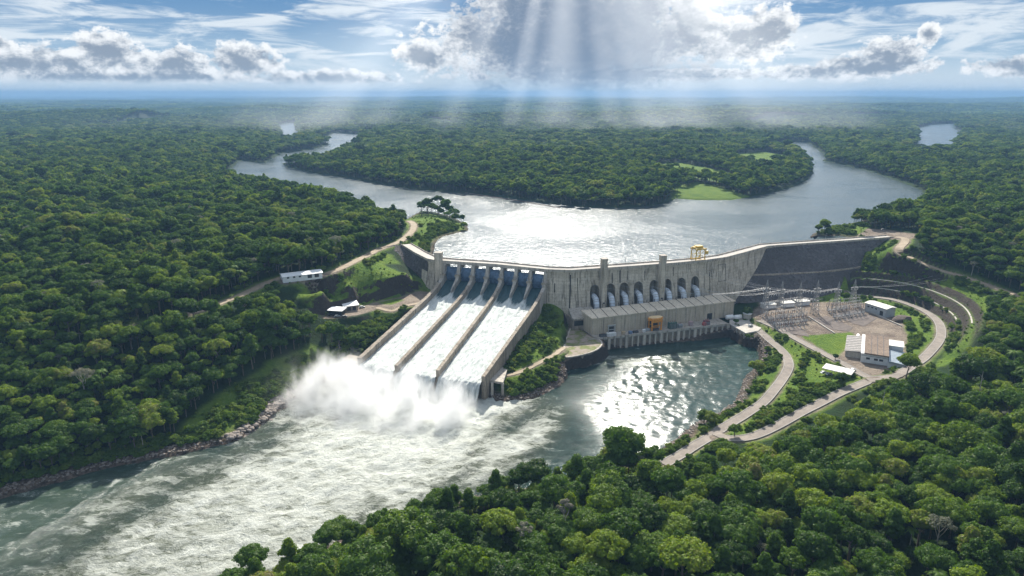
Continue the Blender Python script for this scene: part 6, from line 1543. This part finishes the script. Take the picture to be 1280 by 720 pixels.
lone(655, 705, 9, ('umbrella', 3.4, 19, 9, .5, .3), 'grey brown thin crowned tree in the near canopy at the bottom', M_pale, M_palebark, n=90, core=False)
def snag(px_, py_, h_, label):
    q = Q(px_, py_); o = thing('dead_tree', (q[0], q[1], gz(q)), 0, label, 'tree'); m = MB(); m.path([(0, 0, -1), (.2, 0, h_*.5), (.1, .3, h_)], [.35, .25, .08], 7)
    m.build('trunk', M_palebark, o); m = MB()
    for k in range(5): a = k*2.2; z0 = h_*(.55+.08*k); m.path([(.15, .1, z0), (cos(a)*1.6, sin(a)*1.6, z0+1.6)], [.12, .04], 5)
    m.build('branch', M_palebark, o)
snag(1097, 545, 24, 'tall bare pale tree trunk rising from the canopy below the workshop')
snag(1218, 520, 25, 'bare pale tree trunk rising from the canopy on the right hillside')

# ------------------------------------------------------------------ spray, haze and light shafts shaped in thin mist
def volume_mat(name, fn):
    m = bpy.data.materials.new(name); m.use_nodes = True; t = NT(m.node_tree); t.n.clear(); out = t.node('ShaderNodeOutputMaterial'); pv = t.node('ShaderNodeVolumePrincipled'); t.l.new(pv.outputs[0], out.inputs['Volume']); fn(t, pv); return m
def closed_box(name, x0, x1, y0, y1, z0, z1, mat):
    m = MB(); m.box(x0, x1, y0, y1, z0, z1); o = m.build(name, mat); return o
HAZE = 1.1e-4
def _h(t, pv):
    pv.inputs['Color'].default_value = (.23, .40, .64, 1); pv.inputs['Density'].default_value = HAZE; pv.inputs['Anisotropy'].default_value = .1
HAZE_TOP = 262
hz = closed_box('haze', -26000, 26000, -3000, 28000, -16, HAZE_TOP, volume_mat('haze', _h)); tag(hz, 'blue haze over the distant forest', kind='stuff')
# spray thrown up where the chutes land
LIP = [chute_pt(WF[k], 1.0) for k in (0, 7)]; cA, cB = LIP; dL = (cB-cA)/np.hypot(*(cB-cA)); dN = np.array((dL[1], -dL[0]))
def _s(t, pv):
    tc = t.node('ShaderNodeTexCoord'); o = t.xyz(tc.outputs['Object'])    # object space: x across, y downstream, z up (metres)
    sv = t.comb(o[0], o[1], t.math('MULTIPLY', o[2], .55))
    n = t.noise(sv, .075, 5, .62, .4); n2 = t.noise(sv, .24, 4, .6, .3)
    plume = t.math('ADD', t.math('MULTIPLY', n, .7), t.math('MULTIPLY', n2, .3))
    # ceiling of the spray: high near the lip, sinking downstream and to the sides
    cy_ = t.maprange(o[1], 8.0, 92.0, 1., 0.); cx1 = t.maprange(o[0], -62, -12, 0, 1); cx2 = t.maprange(o[0], 104, 72, 0, 1)
    rise = t.maprange(o[1], -2.0, 17.0, 0.08, 1.)
    lat = t.math('MULTIPLY', t.math('MULTIPLY', cx1, cx2), t.math('MULTIPLY', cy_, rise))
    top = t.math('MULTIPLY', lat, t.math('MULTIPLY', plume, 59.0))
    dz = t.math('SUBTRACT', t.math('SUBTRACT', top, 6.5), o[2])
    d = t.maprange(dz, -4.0, 13.0, 0., 1.)
    d = t.math('MULTIPLY', d, t.maprange(plume, .38, .58, .05, 1.0)); d = t.math('MULTIPLY', d, .17)
    # thin drift over the left bank
    thin = t.math('MULTIPLY', t.maprange(t.vec('LENGTH', t.comb(t.math('DIVIDE', t.math('ADD', o[0], 40.), 60.), t.math('DIVIDE', t.math('SUBTRACT', o[1], 22.), 55.), t.math('DIVIDE', o[2], 27.))), 1.0, .2), .014)
    thin = t.math('MULTIPLY', thin, t.maprange(n, .4, .65))
    t.l.new(t.math('ADD', d, thin), pv.inputs['Density']); pv.inputs['Color'].default_value = (.998, .999, 1, 1); pv.inputs['Anisotropy'].default_value = .55
sp = closed_box('spray', -110, 106, -6, 98, -2, 42, volume_mat('spray', _s)); sp.location = (cA[0], cA[1], 0); sp.rotation_euler = (0, 0, atan2(dL[1], dL[0])+0)
# local y must point downstream
if (Matrix.Rotation(sp.rotation_euler[2], 2) @ Vector((0, 1))).dot(Vector(dN)) < 0: sp.scale = (1, -1, 1)
tag(sp, 'white spray billowing below the spillway', kind='stuff')
sp.active_material.cycles.volume_step_rate = .35

# light shafts put into the volume density as fanned beams, low mist under them
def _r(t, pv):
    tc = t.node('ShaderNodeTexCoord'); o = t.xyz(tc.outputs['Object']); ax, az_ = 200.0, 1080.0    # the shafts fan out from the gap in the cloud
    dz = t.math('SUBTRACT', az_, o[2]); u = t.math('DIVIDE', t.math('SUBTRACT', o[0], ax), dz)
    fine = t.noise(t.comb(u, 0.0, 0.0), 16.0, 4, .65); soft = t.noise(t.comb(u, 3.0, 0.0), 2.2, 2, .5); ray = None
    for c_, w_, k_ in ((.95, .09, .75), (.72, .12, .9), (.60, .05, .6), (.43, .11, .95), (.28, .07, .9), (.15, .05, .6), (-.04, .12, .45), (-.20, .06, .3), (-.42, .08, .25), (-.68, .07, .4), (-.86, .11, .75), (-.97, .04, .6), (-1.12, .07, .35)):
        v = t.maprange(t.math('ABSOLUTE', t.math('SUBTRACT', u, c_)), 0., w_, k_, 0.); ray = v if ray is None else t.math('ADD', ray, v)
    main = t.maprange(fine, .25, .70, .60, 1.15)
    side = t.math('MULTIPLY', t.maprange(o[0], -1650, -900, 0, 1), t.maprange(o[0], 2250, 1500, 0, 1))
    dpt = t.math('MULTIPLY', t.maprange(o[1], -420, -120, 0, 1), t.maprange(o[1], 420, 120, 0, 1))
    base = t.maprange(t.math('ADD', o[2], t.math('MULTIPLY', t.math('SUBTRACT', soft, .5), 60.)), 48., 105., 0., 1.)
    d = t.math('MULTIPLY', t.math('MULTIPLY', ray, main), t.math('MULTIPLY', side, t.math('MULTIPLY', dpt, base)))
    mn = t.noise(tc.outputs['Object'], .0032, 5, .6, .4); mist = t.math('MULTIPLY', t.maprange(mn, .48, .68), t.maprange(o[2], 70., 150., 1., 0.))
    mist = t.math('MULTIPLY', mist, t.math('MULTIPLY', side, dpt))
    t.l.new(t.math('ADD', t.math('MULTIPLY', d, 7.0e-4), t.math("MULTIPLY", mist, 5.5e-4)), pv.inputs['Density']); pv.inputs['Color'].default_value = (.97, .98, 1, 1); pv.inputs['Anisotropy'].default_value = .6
rm = volume_mat('light_shaft_mist', _r); rm.cycles.volume_step_rate = 1.0
for z0, z1, lb in ((40, HAZE_TOP-2, 'low mist and the foot of the modelled light shafts over the far forest'), (HAZE_TOP+2, 720, 'light shafts shaped as beams of thin mist below the cloud beyond the reservoir')):
    rn = closed_box('light_shaft_mist', -1700, 2300, -430, 430, z0, z1, rm); rn.location = (0, 2450, 0); tag(rn, lb, kind='stuff')
